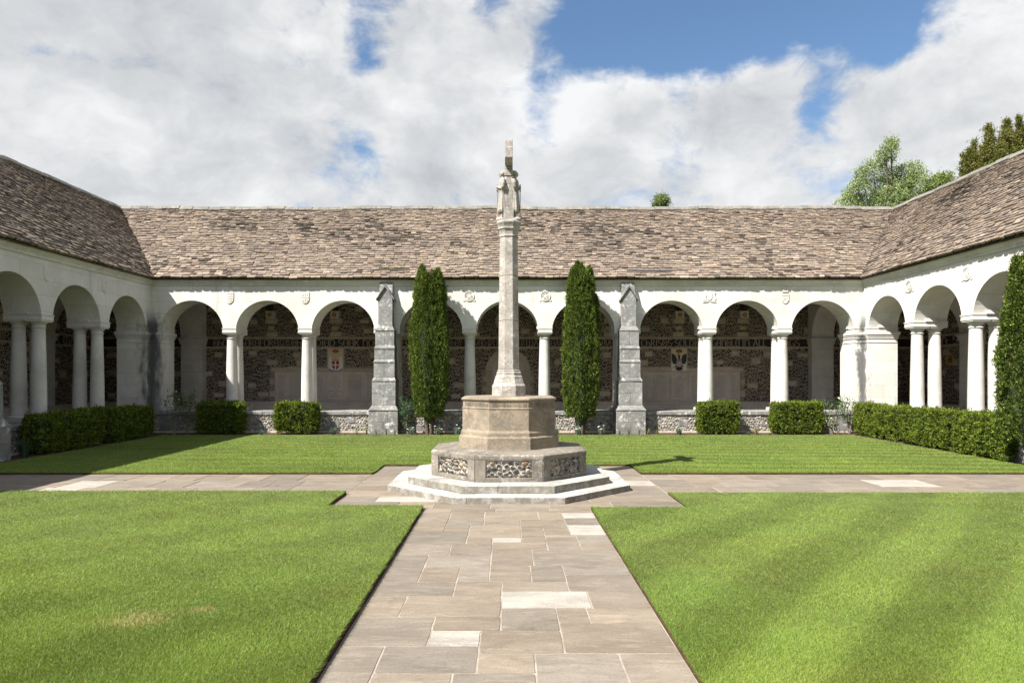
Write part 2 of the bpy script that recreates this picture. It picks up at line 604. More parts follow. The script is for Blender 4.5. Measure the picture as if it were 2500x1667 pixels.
def soil_lumps():
    vs, fs = [], []
    n = 2600
    P = np.zeros((n, 3))
    for i in range(n):
        if R.random() < 0.45:
            P[i] = (R.uniform(-10.6, 10.6), R.uniform(19.65, 20.55), 0.012)
        else:
            s = R.choice((-1, 1, 1))
            P[i] = (s * R.uniform(9.93, 10.65), R.uniform(12.1, 20.5), 0.012)
    ang = np.linspace(0, 2 * np.pi, 6)[:-1]
    r = NR.uniform(0.008, 0.028, n)
    V = np.zeros((n, 6, 3))
    for k in range(5):
        V[:, k, 0] = P[:, 0] + r * np.cos(ang[k]) * NR.uniform(.7, 1.3, n)
        V[:, k, 1] = P[:, 1] + r * np.sin(ang[k]) * NR.uniform(.7, 1.3, n)
        V[:, k, 2] = P[:, 2] - 0.004
    V[:, 5] = P
    V[:, 5, 2] += r * 0.8
    F = np.array([(k, (k + 1) % 5, 5) for k in range(5)])
    F = (F[None] + (np.arange(n) * 6)[:, None, None]).reshape(-1, 3)
    o = np_mesh('soil_crumbs', V.reshape(-1, 3), F, 'soil')
    tag(o, kind='stuff', label='dark crumbs of soil on the beds below the walls', cat='soil')


soil_lumps()

# path bedding
b = MB()
b.box(-W2, W2, -0.9, Y0S, -0.05, -0.0035)
path = tag(b.build('main_path', 'joint_mortar'), kind='structure')
b = MB()
b.box(-SQ, SQ, Y0S, Y1S, -0.05, -0.004)
square = tag(b.build('paved_square', 'joint_mortar'), kind='structure')
b = MB()
b.box(-10.9, -SQ, CP0, CP1, -0.05, -0.0045)
b.box(SQ, 10.9, CP0, CP1, -0.05, -0.0045)
cross_path = tag(b.build('cross_path', 'joint_mortar'), kind='structure')

SLAB_MESH = []
for i in range(10):
    rr = random.Random(100 + i)
    b = MB()
    out = []
    for (x, y, dx, dy) in ((-.5, -.5, 1, 0), (.5, -.5, 0, 1), (.5, .5, -1, 0), (-.5, .5, 0, -1)):
        j = lambda: rr.uniform(-.006, .006)
        c = 0.018
        out.append((x - dx * 0 + (c if x < 0 else -c) * (1 if dx == 0 else 0) + j(), y + (c if y < 0 else -c) * (1 if dx != 0 else 0) + j()))
        for t in (.02, .35, .68):
            out.append((x + dx * t + j() * .8, y + dy * t + j() * .8))
    n = len(out)
    # rounded arris: top ring a little inside
    vs = [(x, y, -1.0) for x, y in out] + [(x, y, -0.18) for x, y in out] + [(x * .988, y * .988, 0.0) for x, y in out]
    fs = [tuple(range(2 * n, 3 * n))]
    for q in range(2):
        fs += [(q * n + k, q * n + (k + 1) % n, (q + 1) * n + (k + 1) % n, (q + 1) * n + k) for k in range(n)]
    b.add(vs, fs)
    SLAB_MESH.append(b.mesh('flagstone', 'york_slab'))


def slab(x0, x1, y0, y1, parent, kind='tan'):
    g = 0.009
    o = link('flagstone', R.choice(SLAB_MESH), parent)
    o.location = ((x0 + x1) / 2, (y0 + y1) / 2, R.uniform(-0.001, 0.0025))
    o.scale = (x1 - x0 - g, y1 - y0 - g, 0.035)
    o.rotation_euler = (R.uniform(-.0025, .0025), R.uniform(-.0025, .0025), R.uniform(-.004, .004))
    k = R.uniform(0.86, 1.10)
    w = R.uniform(-.012, .012)
    w *= .6
    base = {'tan': (0.212 + w, 0.181, 0.146 - w), 'warm': (0.224, 0.187, 0.146), 'grey': (0.192, 0.167, 0.137), 'white': (0.335, 0.315, 0.282),
            'rust': (0.33, 0.25, 0.19)}[kind]
    o.color = (*[c * (k if kind != 'white' else 1) for c in base], 1)
    if kind == 'white':
        o['label'] = 'pale new limestone flagstone'
    return o


# the slabs of the main path as they lie (x0, x1, y0, y1)
MAIN = [(-1.09, -0.79, 3.85, 4.41, 'grey'), (-0.79, -0.18, 4.01, 4.41), (-0.18, 0.17, 4.01, 4.30), (0.17, 0.70, 3.86, 4.30), (0.70, 1.09, 3.86, 4.30),
        (-0.79, -0.32, 3.50, 4.01), (-0.32, 0.17, 3.50, 4.01), (-1.09, -0.52, 4.41, 4.95, 'grey'), (-0.52, -0.18, 4.41, 4.68, 'white'), (-0.18, 0.365, 4.30, 4.68, 'warm'),
        (0.365, 1.09, 4.30, 4.82), (-0.52, -0.045, 4.68, 4.95), (-0.045, 0.365, 4.68, 5.13), (0.365, 0.59, 4.82, 5.13), (0.59, 1.09, 4.82, 5.13),
        (-1.09, -0.79, 4.95, 5.41, 'warm'), (-0.79, -0.045, 4.95, 5.41), (-0.045, 0.645, 5.13, 5.53, 'white'), (0.645, 1.09, 5.13, 5.53),
        (-1.09, -0.43, 5.41, 5.78, 'grey'), (-0.43, -0.045, 5.41, 5.78), (-0.045, 0.505, 5.53, 5.78), (0.505, 1.09, 5.53, 5.97),
        (-1.09, -0.76, 5.78, 6.64, 'grey'), (-0.76, -0.43, 5.78, 6.23), (-0.43, -0.155, 5.78, 6.23), (-0.76, -0.155, 6.23, 6.64), (-0.155, 0.21, 5.78, 6.28),
        (0.21, 0.505, 5.78, 6.28), (0.505, 1.09, 5.97, 6.28), (-0.155, 0.245, 6.28, 6.83), (0.245, 1.09, 6.28, 6.83),
        (-1.09, -0.57, 6.64, 7.07), (-0.57, -0.155, 6.64, 7.07), (-0.155, 0.41, 6.83, 7.15), (0.41, 0.75, 6.83, 7.36), (0.75, 1.09, 6.83, 7.07), (0.75, 1.09, 7.07, 7.48),
        (-1.09, -0.43, 7.07, 7.64, 'grey'), (-0.43, -0.16, 7.07, 7.34), (-0.16, 0.155, 7.15, 7.34, 'white'), (0.155, 0.41, 7.15, 7.81), (-0.43, 0.155, 7.34, 7.96), (0.41, 0.75, 7.36, 7.48), (0.41, 0.70, 7.48, 7.81),
        (0.70, 1.09, 7.48, 7.98, 'white'), (-1.09, -0.71, 7.64, 8.12), (-0.71, -0.43, 7.64, 7.96), (-0.71, -0.275, 7.96, 8.27), (-0.275, 0.155, 7.96, 8.27), (0.155, 0.69, 7.81, 8.27),
        (0.69, 1.09, 7.98, 8.35), (-1.09, -0.71, 8.12, 8.68), (-0.71, -0.285, 8.27, 8.77, 'warm'), (-0.285, 0.39, 8.27, 8.77), (0.39, 0.69, 8.27, 8.77), (0.69, 1.09, 8.35, 8.68, 'white'),
        (-1.09, -0.71, 8.68, 8.945), (-0.71, -0.15, 8.77, 8.945), (-0.15, 0.55, 8.77, 8.945), (0.55, 0.69, 8.77, 8.945), (0.69, 1.09, 8.68, 8.945)]
for s in MAIN:
    slab(*s[:4], path, s[4] if len(s) > 4 else R.choice(('tan', 'tan', 'tan', 'warm')))
for (y0, y1, cuts) in ((3.05, 3.5, (-.3, .5)), (2.5, 3.05, (-.6, .2)), (2.0, 2.5, (-.2, .7)), (1.4, 2.0, (-.5, .3)), (0.8, 1.4, (0.1,)), (0.2, .8, (-.4, .5)), (-.4, .2, (.2,)), (-.9, -.4, (-.3, .4))):
    xs = [-W2, *cuts, W2]
    for a, c in zip(xs, xs[1:]):
        slab(a, c, y0, y1, path)
slab(-1.09, -0.79, 3.5, 3.85, path)
slab(0.17, 1.09, 3.5, 3.86, path)


def fill_rows(x0, x1, rows, parent, whites=(), avoid=None):
    for (y0, y1) in rows:
        x = x0
        while x < x1 - 0.05:
            w = R.uniform(0.42, 0.95)
            if x1 - x - w < 0.35:
                w = x1 - x
            k = R.choice(('tan', 'tan', 'tan', 'warm', 'grey'))
            for (wx, wy) in whites:
                if x <= wx < x + w and y0 <= wy < y1:
                    k = 'white'
            if not (avoid and avoid(x, x + w, y0, y1)):
                slab(x, x + w, y0, y1, parent, k)
            x += w


inside = lambda x0, x1, y0, y1: max(math.hypot(x - CX, y - CY) for x in (x0, x1) for y in (y0, y1)) < 1.6
fill_rows(-SQ, SQ, [(8.955, 9.42), (9.42, 9.85), (9.85, 10.35), (10.35, 10.8), (10.8, 11.3), (11.3, 11.75), (11.75, 12.2), (12.2, 12.68), (12.68, 13.115)], square,
          whites=[(-1.75, 9.6), (2.1, 11.0)], avoid=inside)
fill_rows(-10.7, -SQ - 0.003, [(10.055, 10.62), (10.62, 11.3), (11.3, 12.015)], cross_path, whites=[(-7.0, 10.9), (-6.75, 10.3)])
fill_rows(SQ + 0.003, 10.7, [(10.055, 10.7), (10.7, 11.42), (11.42, 12.015)], cross_path, whites=[(6.1, 11.0)])

# ------------------------------------------------------------------ lawns
def lawn_outline(s):
    return [(s * LX, -0.6), (s * (W2 + .012), -0.6), (s * (W2 + .012), Y0S - .012), (s * (SQ + .012), Y0S - .012), (s * (SQ + .012), CP0 - .012), (s * LX, CP0 - .012)]


far_outline = [(-LX, CP1 + .012), (-SQ - .012, CP1 + .012), (-SQ - .012, Y1S + .012), (SQ + .012, Y1S + .012), (SQ + .012, CP1 + .012), (LX, CP1 + .012), (LX, 19.6), (-LX, 19.6)]
lawns = []
for outl, lz in zip((lawn_outline(-1), lawn_outline(1), far_outline), LAWN_Z):
    b = MB()
    b.slab(outl, -0.05, lz)
    o = tag(b.build('lawn', 'turf_soil'), kind='structure')
    lawns.append(o)
    # thin rusty steel edging, let into the turf along the paved sides
    e = MB()
    n = len(outl)
    for i in range(n):
        p, q = Vector((*outl[i], 0)), Vector((*outl[(i + 1) % n], 0))
        if abs(p.x) > 9.8 and abs(q.x) > 9.8:
            continue
        if p.y < -.5 and q.y < -.5:
            continue
        d = (q - p).normalized()
        nn = Vector((-d.y, d.x, 0)) * 0.003
        vs = []
        zt = lz - 0.008
        for z in (-0.04, zt):
            for (a, sgn) in ((p - d * .004, -1), (q + d * .004, -1), (q + d * .004, 1), (p - d * .004, 1)):
                vs.append((a.x + nn.x * sgn, a.y + nn.y * sgn, z))
        e.add(vs, [(0, 1, 2, 3), (4, 5, 6, 7), (0, 1, 5, 4), (1, 2, 6, 5), (2, 3, 7, 6), (3, 0, 4, 7)])
    e.build('lawn_edging', 'rust', o)


def grass(n, region, seed, stripe_dir, period, amp, lay, far=False):
    rs = np.random.RandomState(seed)
    x0, x1, y0, y1 = region
    m = int(n)
    out = []
    got = 0
    while got < m:
        k = m
        u = rs.rand(k)
        Y = 1.0 / np.sqrt(u * (1 / y0 ** 2 - 1 / y1 ** 2) + 1 / y1 ** 2)
        X = rs.uniform(x0, x1, k)
        ok = np.abs(X) < 0.77 * Y + 1.2
        if far:
            ok &= ~((np.abs(X) < SQ + .02) & (Y < Y1S + .02))
        else:
            ok &= ~((np.abs(X) < SQ + .02) & (Y > Y0S - .02))
        out.append(np.stack([X[ok], Y[ok]], 1))
        got += ok.sum()
    P = np.concatenate(out)[:m]
    s = P @ np.array([-stripe_dir[1], stripe_dir[0]])
    wob = snoise(P, 5, 0.9, 2) * 0.10
    st = np.tanh(2.4 * np.sin((s + wob) * 2 * np.pi / period))
    Y = P[:, 1]
    h = rs.uniform(0.010, 0.025, m) * (1 + 0.15 * snoise(P, 3, 1.3, 2))
    w = 0.00030 * Y * rs.uniform(0.8, 1.6, m) + 0.0007
    th = rs.uniform(0, 2 * np.pi, m)
    lean = rs.normal(0, 0.013, (m, 2)) + st[:, None] * np.array(stripe_dir) * lay
    base = np.zeros((m, 3))
    base[:, :2] = P
    base[:, 2] = LAWN_Z[seed - 1] - 0.004
    d = np.stack([np.cos(th), np.sin(th), np.zeros(m)], 1) * w[:, None]
    tip = base.copy()
    tip[:, :2] += lean
    tip[:, 2] += h
    V = np.stack([base - d, base + d, tip], 1)
    F = np.arange(m * 3).reshape(-1, 3)
    c0 = np.array([0.160, 0.248, 0.044])
    patch = snoise(P, 21, 1.1, 4)
    dry = np.clip(snoise(P, 33, 0.8, 4) - 0.45, 0, 1)
    yel = np.clip(0.5 + 0.5 * snoise(P, 44, 2.2, 3), 0, 1)
    tone = 1 + 0.20 * patch + 0.11 * snoise(P, 61, 4.5, 3) + amp * st * (1 + 0.5 * snoise(P, 62, 1.0, 2)) + rs.normal(0, 0.20, m)  # stripe term puts the light off the blades' lay into the colour
    col = c0[None] * np.clip(tone, 0.4, 1.8)[:, None]
    col *= 1 + yel[:, None] * np.array([0.24, 0.05, 0.10])
    straw = (rs.rand(m) < 0.05 + 0.25 * dry)
    col[straw] = np.array([0.26, 0.23, 0.085]) * rs.uniform(0.7, 1.2, (straw.sum(), 1))
    # a worn, dried-out spot or two on the near left lawn
    for (px, py, pr) in ((-2.55, 4.75, .22), (-2.2, 4.95, .10), (-0.98, 4.2, .0), (4.3, 4.5, .12)):
        if pr:
            dd = np.hypot((P[:, 0] - px), (P[:, 1] - py) * 1.6) / pr
            wgt = np.exp(-dd ** 2) * 0.75
            pick = rs.rand(m) < wgt
            col[pick] = np.array([0.40, 0.35, 0.16]) * rs.uniform(0.8, 1.2, (pick.sum(), 1))
    C = np.repeat(col[:, None], 3, 1)
    C[:, :2] *= 0.92  # blade bases darker: shade low in the turf put into the colour
    return np_mesh('lawn_grass', V.reshape(-1, 3), F, 'grass_blade', C.reshape(-1, 3))


def edge_grass(outl, lz, seed):
    """rows of longer, untidy blades along the cut edges of the turf"""
    rs = np.random.RandomState(seed)
    P, N = [], []
    n = len(outl)
    for i in range(n):
        p, q = np.array(outl[i]), np.array(outl[(i + 1) % n])
        if (abs(p[0]) > 9.8 and abs(q[0]) > 9.8) or (p[1] < -.5 and q[1] < -.5):
            continue
        d = q - p
        ln = np.linalg.norm(d)
        d /= ln
        out = np.array((d[1], -d[0]))
        mid = (p + q) / 2
        cen = np.mean(np.array(outl), 0)
        if np.dot(out, mid - cen) < 0:
            pass
        k = int(ln * 420)
        t = rs.rand(k) * ln
        clump = 0.5 + 0.5 * np.sin(t * 9 + rs.rand() * 6) * np.sin(t * 3.7)
        P.append(p + d * t[:, None])
        N.append(np.tile(out, (k, 1)) * (0.3 + clump)[:, None])
    P, N = np.concatenate(P), np.concatenate(N)
    # which way is out: test against the turf outline
    xs, ys = np.array(outl)[:, 0], np.array(outl)[:, 1]

    def inside(pt):
        c = False
        for a in range(n):
            b_ = (a + 1) % n
            if (ys[a] > pt[1]) != (ys[b_] > pt[1]) and pt[0] < (xs[b_] - xs[a]) * (pt[1] - ys[a]) / (ys[b_] - ys[a]) + xs[a]:
                c = not c
        return c
    flip = inside(P[0] + N[0] / np.linalg.norm(N[0]) * .02)
    if flip:
        N = -N
    m = len(P)
    base = np.zeros((m, 3))
    base[:, :2] = P - N * rs.uniform(.004, .02, m)[:, None]
    base[:, 2] = lz - .006
    h = rs.uniform(.015, .04, m)
    th = rs.uniform(0, 6.28, m)
    w = 0.00032 * np.maximum(P[:, 1], 3) + .0007
    dd = np.stack([np.cos(th), np.sin(th), 0 * th], 1) * w[:, None]
    tip = base.copy()
    tip[:, :2] += N * rs.uniform(.0, .05, m)[:, None] + rs.normal(0, .008, (m, 2))
    tip[:, 2] += h * rs.uniform(.2, 1, m)
    V = np.stack([base - dd, base + dd, tip], 1).reshape(-1, 3)
    col = np.array([0.150, 0.235, 0.042]) * rs.uniform(.7, 1.3, (m, 1))
    o = np_mesh('edge_grass', V, np.arange(m * 3).reshape(-1, 3), 'grass_blade', np.repeat(col, 3, 0))
    return o


for outl, lz, nm in zip((lawn_outline(-1), lawn_outline(1), far_outline), LAWN_Z, ('near left', 'near right', 'far')):
    tag(edge_grass(outl, lz, 17), 'untidy grass along the cut edge of the %s turf' % nm, 'grass', kind='stuff')

sd = Vector((1.0, 1.16)).normalized()
g = grass(480000, (-LX, -W2 - .012, 3.2, CP0 - .012), 1, (sd.x, sd.y), 1.25, 0.05, 0.0035)
tag(g, 'short green turf left of the flagstone path, nearest the camera', 'grass', kind='stuff')
g = grass(480000, (W2 + .012, LX, 3.2, CP0 - .012), 2, (sd.x, sd.y), 1.12, 0.10, 0.006)
tag(g, 'turf with diagonal mowing stripes right of the flagstone path', 'grass', kind='stuff')
g = grass(400000, (-LX, LX, CP1 + .012, 19.6), 3, (0.995, -0.06), 0.62, 0.095, 0.007, far=True)
tag(g, 'striped green turf between the cross path and the back arcade', 'grass', kind='stuff')

# ------------------------------------------------------------------ flints
FL_DARK = [(0.030, 0.026, 0.024), (0.045, 0.034, 0.027), (0.022, 0.021, 0.022), (0.06, 0.043, 0.032), (0.05, 0.047, 0.046), (0.085, 0.066, 0.05)]
FL_LIGHT = [(0.36, 0.32, 0.27), (0.44, 0.40, 0.34), (0.26, 0.235, 0.20), (0.19, 0.17, 0.15), (0.33, 0.285, 0.23), (0.15, 0.135, 0.125), (0.50, 0.46, 0.41), (0.40, 0.365, 0.31)]


def flint_field(name, u0, u1, z0, z1, v, cell, skip, parent, pal, light_rim=(0.24, 0.20, 0.15), seed=1, mat='flint_stone', thick=0.018):
    rs = np.random.RandomState(seed)
    nu, nz = int((u1 - u0) / cell), int((z1 - z0) / (cell * 0.82))
    gu, gz = np.meshgrid(np.arange(nu), np.arange(nz), indexing='ij')
    U = u0 + (gu + 0.5 + 0.5 * (gz % 2)) * cell + rs.uniform(-.2, .2, gu.shape) * cell
    Z = z0 + (gz + 0.5) * cell * 0.82 + rs.uniform(-.25, .25, gu.shape) * cell + cell * .22 * np.sin(U * 7.3 + gz * 1.9) * np.sin(U * 2.1 + gz)
    U, Z = U.ravel(), Z.ravel()
    ok = (U < u1 - cell * .3)
    for f in skip:
        ok &= ~f(U, Z)
    U, Z = U[ok], Z[ok]
    n = len(U)
    K = 7
    r = cell * rs.uniform(0.42, 0.54, n)
    asp = rs.uniform(0.7, 1.15, n)
    V = np.zeros((n, K + 1, 3))
    tilt = rs.normal(0, .006, (n, 2))
    a0 = rs.uniform(0, 6.28, n)
    for k in range(K):
        a = a0 - 2 * np.pi * k / K + rs.uniform(-.25, .25, n)
        rr = r * rs.uniform(.72, 1.12, n)
        V[:, k, 0] = U + rr * np.cos(a) * 1.08
        V[:, k, 2] = Z + rr * np.sin(a) * asp
        V[:, k, 1] = v + 0.003
    V[:, K, 0] = U + rs.normal(0, .2, n) * r
    V[:, K, 2] = Z + rs.normal(0, .2, n) * r
    V[:, K, 1] = v - thick * rs.uniform(.5, 1.2, n)
    F = np.array([(k, K, (k + 1) % K) for k in range(K)])[:, ::-1]
    F = (F[None] + (np.arange(n) * (K + 1))[:, None, None]).reshape(-1, 3)
    pal = np.array(pal)
    base = pal[rs.randint(0, len(pal), n)] * rs.uniform(.7, 1.3, (n, 1))
    C = np.repeat(base[:, None], K + 1, 1)
    rim = (rs.rand(n) < 0.22)
    C[rim, :K] = C[rim, :K] * 0.4 + np.array(light_rim) * 0.6
    o = np_mesh(name, V.reshape(-1, 3), F, mat, C.reshape(-1, 3), parent)
    o['kind'] = 'stuff'
    return o


# ------------------------------------------------------------------ lettering (uncial strokes)
def arc(cx, cy, rx, ry, a0, a1, n=10):
    return [(cx + rx * math.cos(rad(a0 + (a1 - a0) * i / n)), cy + ry * math.sin(rad(a0 + (a1 - a0) * i / n))) for i in range(n + 1)]


GLY = {
    'A': (.82, [[(.06, 0), (.40, .97)], [(.40, .97), (.76, 0)], [(.18, .36), (.64, .36)], [(.12, .97), (.55, .97)]]),
    'B': (.74, [[(.12, 0), (.12, 1)], arc(.12, .74, .46, .24, 90, -90), arc(.12, .26, .54, .25, 90, -90)]),
    'C': (.78, [arc(.44, .5, .36, .48, 50, 310)]),
    'D': (.86, [[(.12, 0), (.12, 1)], arc(.12, .5, .66, .48, 90, -90, 14)]),
    'E': (.84, [arc(.46, .5, .38, .48, 62, 298, 14), [(.1, .52), (.66, .52)], [(.72, .98), (.72, .04)]]),
    'F': (.72, [[(.14, 0), (.14, 1)], [(.14, .95), (.66, .95)], [(.14, .52), (.55, .52)]]),
    'G': (.84, [arc(.44, .5, .36, .48, 55, 330, 14), [(.45, .42), (.76, .42), (.76, .05)]]),
    'H': (.76, [[(.12, 0), (.12, 1)], arc(.38, .36, .26, .24, 180, 0) + [(.64, .12), (.56, .0)]]),
    'I': (.30, [[(.15, 0), (.15, 1)]]),
    'K': (.80, [[(.12, 0), (.12, 1)], [(.14, .45), (.5, .75), (.66, .98)], [(.3, .58), (.72, .02)]]),
    'L': (.68, [[(.14, 0), (.14, 1)], [(.14, .05), (.45, .1), (.64, .0)]]),
    'M': (1.06, [arc(.32, .45, .22, .5, 90, 270)[::-1], [(.52, 0), (.52, .95)], arc(.72, .45, .22, .5, 90, -90), [(.3, .96), (.74, .96)]]),
    'N': (.84, [[(.12, 0), (.12, .98)], arc(.42, .55, .28, .38, 180, 0) + [(.70, .2), (.78, .02)]]),
    'O': (.88, [arc(.44, .5, .36, .48, 0, 360, 20)]),
    'P': (.74, [[(.12, 0), (.12, 1)], arc(.12, .68, .52, .29, 90, -90)]),
    'R': (.80, [[(.12, 0), (.12, 1)], arc(.12, .72, .46, .25, 90, -90), [(.34, .46), (.74, .0)]]),
    'S': (.70, [arc(.36, .73, .26, .24, 35, 270) + arc(.36, .25, .28, .24, 90, -145)]),
    'T': (.84, [[(.06, .84), (.16, .95), (.78, .95)], arc(.42, .44, .34, .42, 115, 400, 16) + arc(.52, .47, .17, .18, 60, 230, 6)]),
    'U': (.84, [[(.12, 1), (.12, .4)] + arc(.40, .32, .28, .30, 180, 360) + [(.68, 1)], [(.68, .4), (.68, 0)]]),
    'V': (.80, [[(.08, 1), (.14, .5), (.40, .02)], [(.40, .02), (.66, .5), (.70, 1)]]),
    'W': (1.12, [[(.1, 1), (.1, .4)] + arc(.32, .3, .22, .28, 180, 360) + [(.54, 1)], [(.54, .4)] + arc(.78, .3, .24, .28, 180, 360) + [(1.02, .7), (.9, 1)]]),
    'Y': (.78, [[(.08, 1), (.36, .5)], [(.70, 1), (.36, .5), (.30, 0)]]),
    '.': (.30, [[(.08, .5), (.2, .5)]]),
}
GLYPH_MESH = {}


def glyph(ch):
    if ch in GLYPH_MESH:
        return GLYPH_MESH[ch]
    wd, strokes = GLY[ch]
    b = MB()
    hw, dep = 0.050, 1.0
    for pl in strokes:
        P = [Vector(p) for p in pl]
        n = len(P)
        L, Rr = [], []
        for i, p in enumerate(P):
            d = (P[min(i + 1, n - 1)] - P[max(i - 1, 0)])
            d = d.normalized() if d.length > 1e-6 else Vector((1, 0))
            # broad-pen weight: upright parts heavier than level ones
            k = hw * (0.72 + 0.55 * abs(d.y))
            nn = Vector((-d.y, d.x)) * k
            L.append(p + nn)
            Rr.append(p - nn)
        vs = []
        for l, r in zip(L, Rr):
            vs += [(l.x, -dep, l.y), (r.x, -dep, r.y), (l.x, 0, l.y), (r.x, 0, r.y)]
        fs = []
        for i in range(n - 1):
            o = i * 4
            fs += [(o, o + 1, o + 5, o + 4), (o + 1, o + 3, o + 7, o + 5), (o, o + 4, o + 6, o + 2)]
        fs += [(0, 2, 3, 1), (4 * n - 4, 4 * n - 3, 4 * n - 1, 4 * n - 2)]
        b.add(vs, fs)
    GLYPH_MESH[ch] = (wd, b.mesh('letter', 'letter_stone'))
    return GLYPH_MESH[ch]


def write_text(text, u0, u1, z0, h, v, parent):
    """raised letters spread over u0..u1"""
    tot = sum(glyph(c)[0] if c != ' ' else 0.42 for c in text)
    k = (u1 - u0) / tot
    u = u0
    for c in text:
        if c == ' ':
            u += 0.42 * k
            continue
        wd, me = glyph(c)
        o = link('letter', me, parent)
        o.location = (u, v, z0)
        o.scale = (k, 0.022, h)
        u += wd * k


# ------------------------------------------------------------------ the cloister
HALF = 10.8
TH = 0.88               # arcade wall thickness
ARCH_R = 0.957
SPRING = 3.05
WALL_TOP = 4.72
GAL = 3.7               # inner face of the back wall
EAVE_V, EAVE_Z = -0.16, 4.67
RIDGE_V, RIDGE_Z = 2.2, 7.30
ARCHES = [-9.57, -7.28, -4.98, -2.31, 0.0, 2.31, 4.98, 7.28, 9.57]
SINGLE = [-8.425, -6.13, -1.155, 1.155, 6.13, 8.425]
BUTT = [-3.645, 3.645]


def arcade_mesh(u_end):
    """wall with nine round arches; outline kept as strips between stations along u"""
    st = []
    for c in ARCHES:
        for i in range(0, 29):
            a = math.pi * (1 - i / 28)
            st.append((c + ARCH_R * math.cos(a), SPRING + ARCH_R * math.sin(a)))
    st = [(-u_end, SPRING)] + st + [(u_end, SPRING)]
    vs, fs = [], []
    for (u, z) in st:
        vs += [(u, 0, z), (u, 0, WALL_TOP), (u, TH, z), (u, TH, WALL_TOP)]
    for i in range(len(st) - 1):
        o, p = i * 4, i * 4 + 4
        fs += [(o, p, p + 1, o + 1), (o + 2, o + 3, p + 3, p + 2), (o, o + 2, p + 2, p), (o + 1, p + 1, p + 3, o + 3)]
    fs += [(0, 1, 3, 2), (len(vs) - 4, len(vs) - 2, len(vs) - 1, len(vs) - 3)]
    b = MB()
    b.add(vs, fs)
    return b


def lathe_mesh(name, prof, mat, n=28):
    return MB().lathe(prof, n).mesh(name, mat, smooth=True)


SHAFT = lathe_mesh('column', [(0.178, 0.80), (0.186, 0.84), (0.176, 0.87)] + [(0.174 - 0.036 * (i / 12) ** 1.7, 0.88 + (2.84 - 0.88) * i / 12) for i in range(13)]
                   + [(0.150, 2.845), (0.158, 2.86), (0.150, 2.878), (0.139, 2.882), (0.139, 2.92)], 'column_stone')
ECHINUS = lathe_mesh('capital', [(0.139, 2.915), (0.146, 2.925), (0.15, 2.94), (0.172, 2.962), (0.192, 2.985), (0.196, 2.998)], 'column_stone')
ABACUS = MB().box(-.205, .205, -.205, .205, 2.996, 3.03).box(-.222, .222, -.222, .222, 3.031, 3.052).mesh('abacus', 'lime_plain', bevel=0.004)
BASE = MB().lathe([(0.19, .735), (0.215, .745), (0.222, .765), (0.213, .785), (0.192, .797), (0.184, .803)], 28).box(-.235, .235, -.235, .235, 0.652, 0.738).mesh('column_base', 'column_stone', smooth=True)


def column(u, v, wing, no_base=False):
    c = link('column', SHAFT, wing)
    c.location = (u, v, 0)
    for nm, me in (('capital', ECHINUS), ('abacus', ABACUS), ('column_base', BASE)):
        o = link(nm, me, c)
    return c


def impost(u, hw, wing, ends=(1, 1)):
    """block over the capitals: a fillet line that lifts over a small half-round in the arch soffit"""
    b = MB()
    p = 0.016
    b.box(u - hw - p, u + hw + p, -p, TH + p, 3.053, 3.145)
    b.box(u - hw - p - .014, u + hw + p + .014, -p - .014, TH + p + .014, 3.145, 3.168)
    for s in (-1, 1):
        if not ends[0 if s < 0 else 1]:
            continue
        # half-round on the soffit side
        x0, x1 = sorted((u + s * (hw - .04), u + s * (hw + .052)))
        vs, n = [], 10
        for x in (x0, x1 + .004):
            for i in range(n + 1):
                a = math.pi * i / n
                z = 3.166 + 0.105 * math.sin(a)
                dx = s * (ARCH_R - math.sqrt(ARCH_R ** 2 - (z - SPRING) ** 2))
                vs.append((x - dx * 0.0, TH / 2 + 0.15 * math.cos(a), z))
        fs = [tuple(range(n + 1)), tuple(range(2 * n + 1, n, -1))] + [(i, i + 1, n + 2 + i, n + 1 + i) for i in range(n)]
        b.add(vs, fs)
    return b.build('impost', 'lime_plain', wing)


def cornice(wing, ext):
    """swept moulding, mitred with its neighbour in the inner corners"""
    prof = [(0.0, 4.45), (-.035, 4.45), (-.038, 4.515), (-.05, 4.52), (-.062, 4.545), (-.085, 4.57), (-.095, 4.60), (-.115, 4.605), (-.118, 4.645), (-.14, 4.65), (0.0, 4.652)]
    cuts = [-HALF] + [(-HALF + HALF * 2 * k / 17) for k in range(1, 17)] + [HALF]
    for a, c in zip(cuts, cuts[1:]):
        vs, fs = [], []
        g = 0.0018
        n = len(prof)
        for (v, z) in prof:
            ua = a - v * (1 if a == -HALF else 0) + (g if a != -HALF else 0)
            vs.append((ua, v, z))
        for (v, z) in prof:
            uc = c + v * (1 if c == HALF else 0) - (g if c != HALF else 0)
            vs.append((uc, v, z))
        fs = [tuple(range(n)), tuple(range(2 * n - 1, n - 1, -1))] + [(i, n + i, n + (i + 1) % n, (i + 1) % n) for i in range(n)]
        b = MB()
        b.add(vs, fs)
        b.build('cornice', 'cornice_stone', wing)


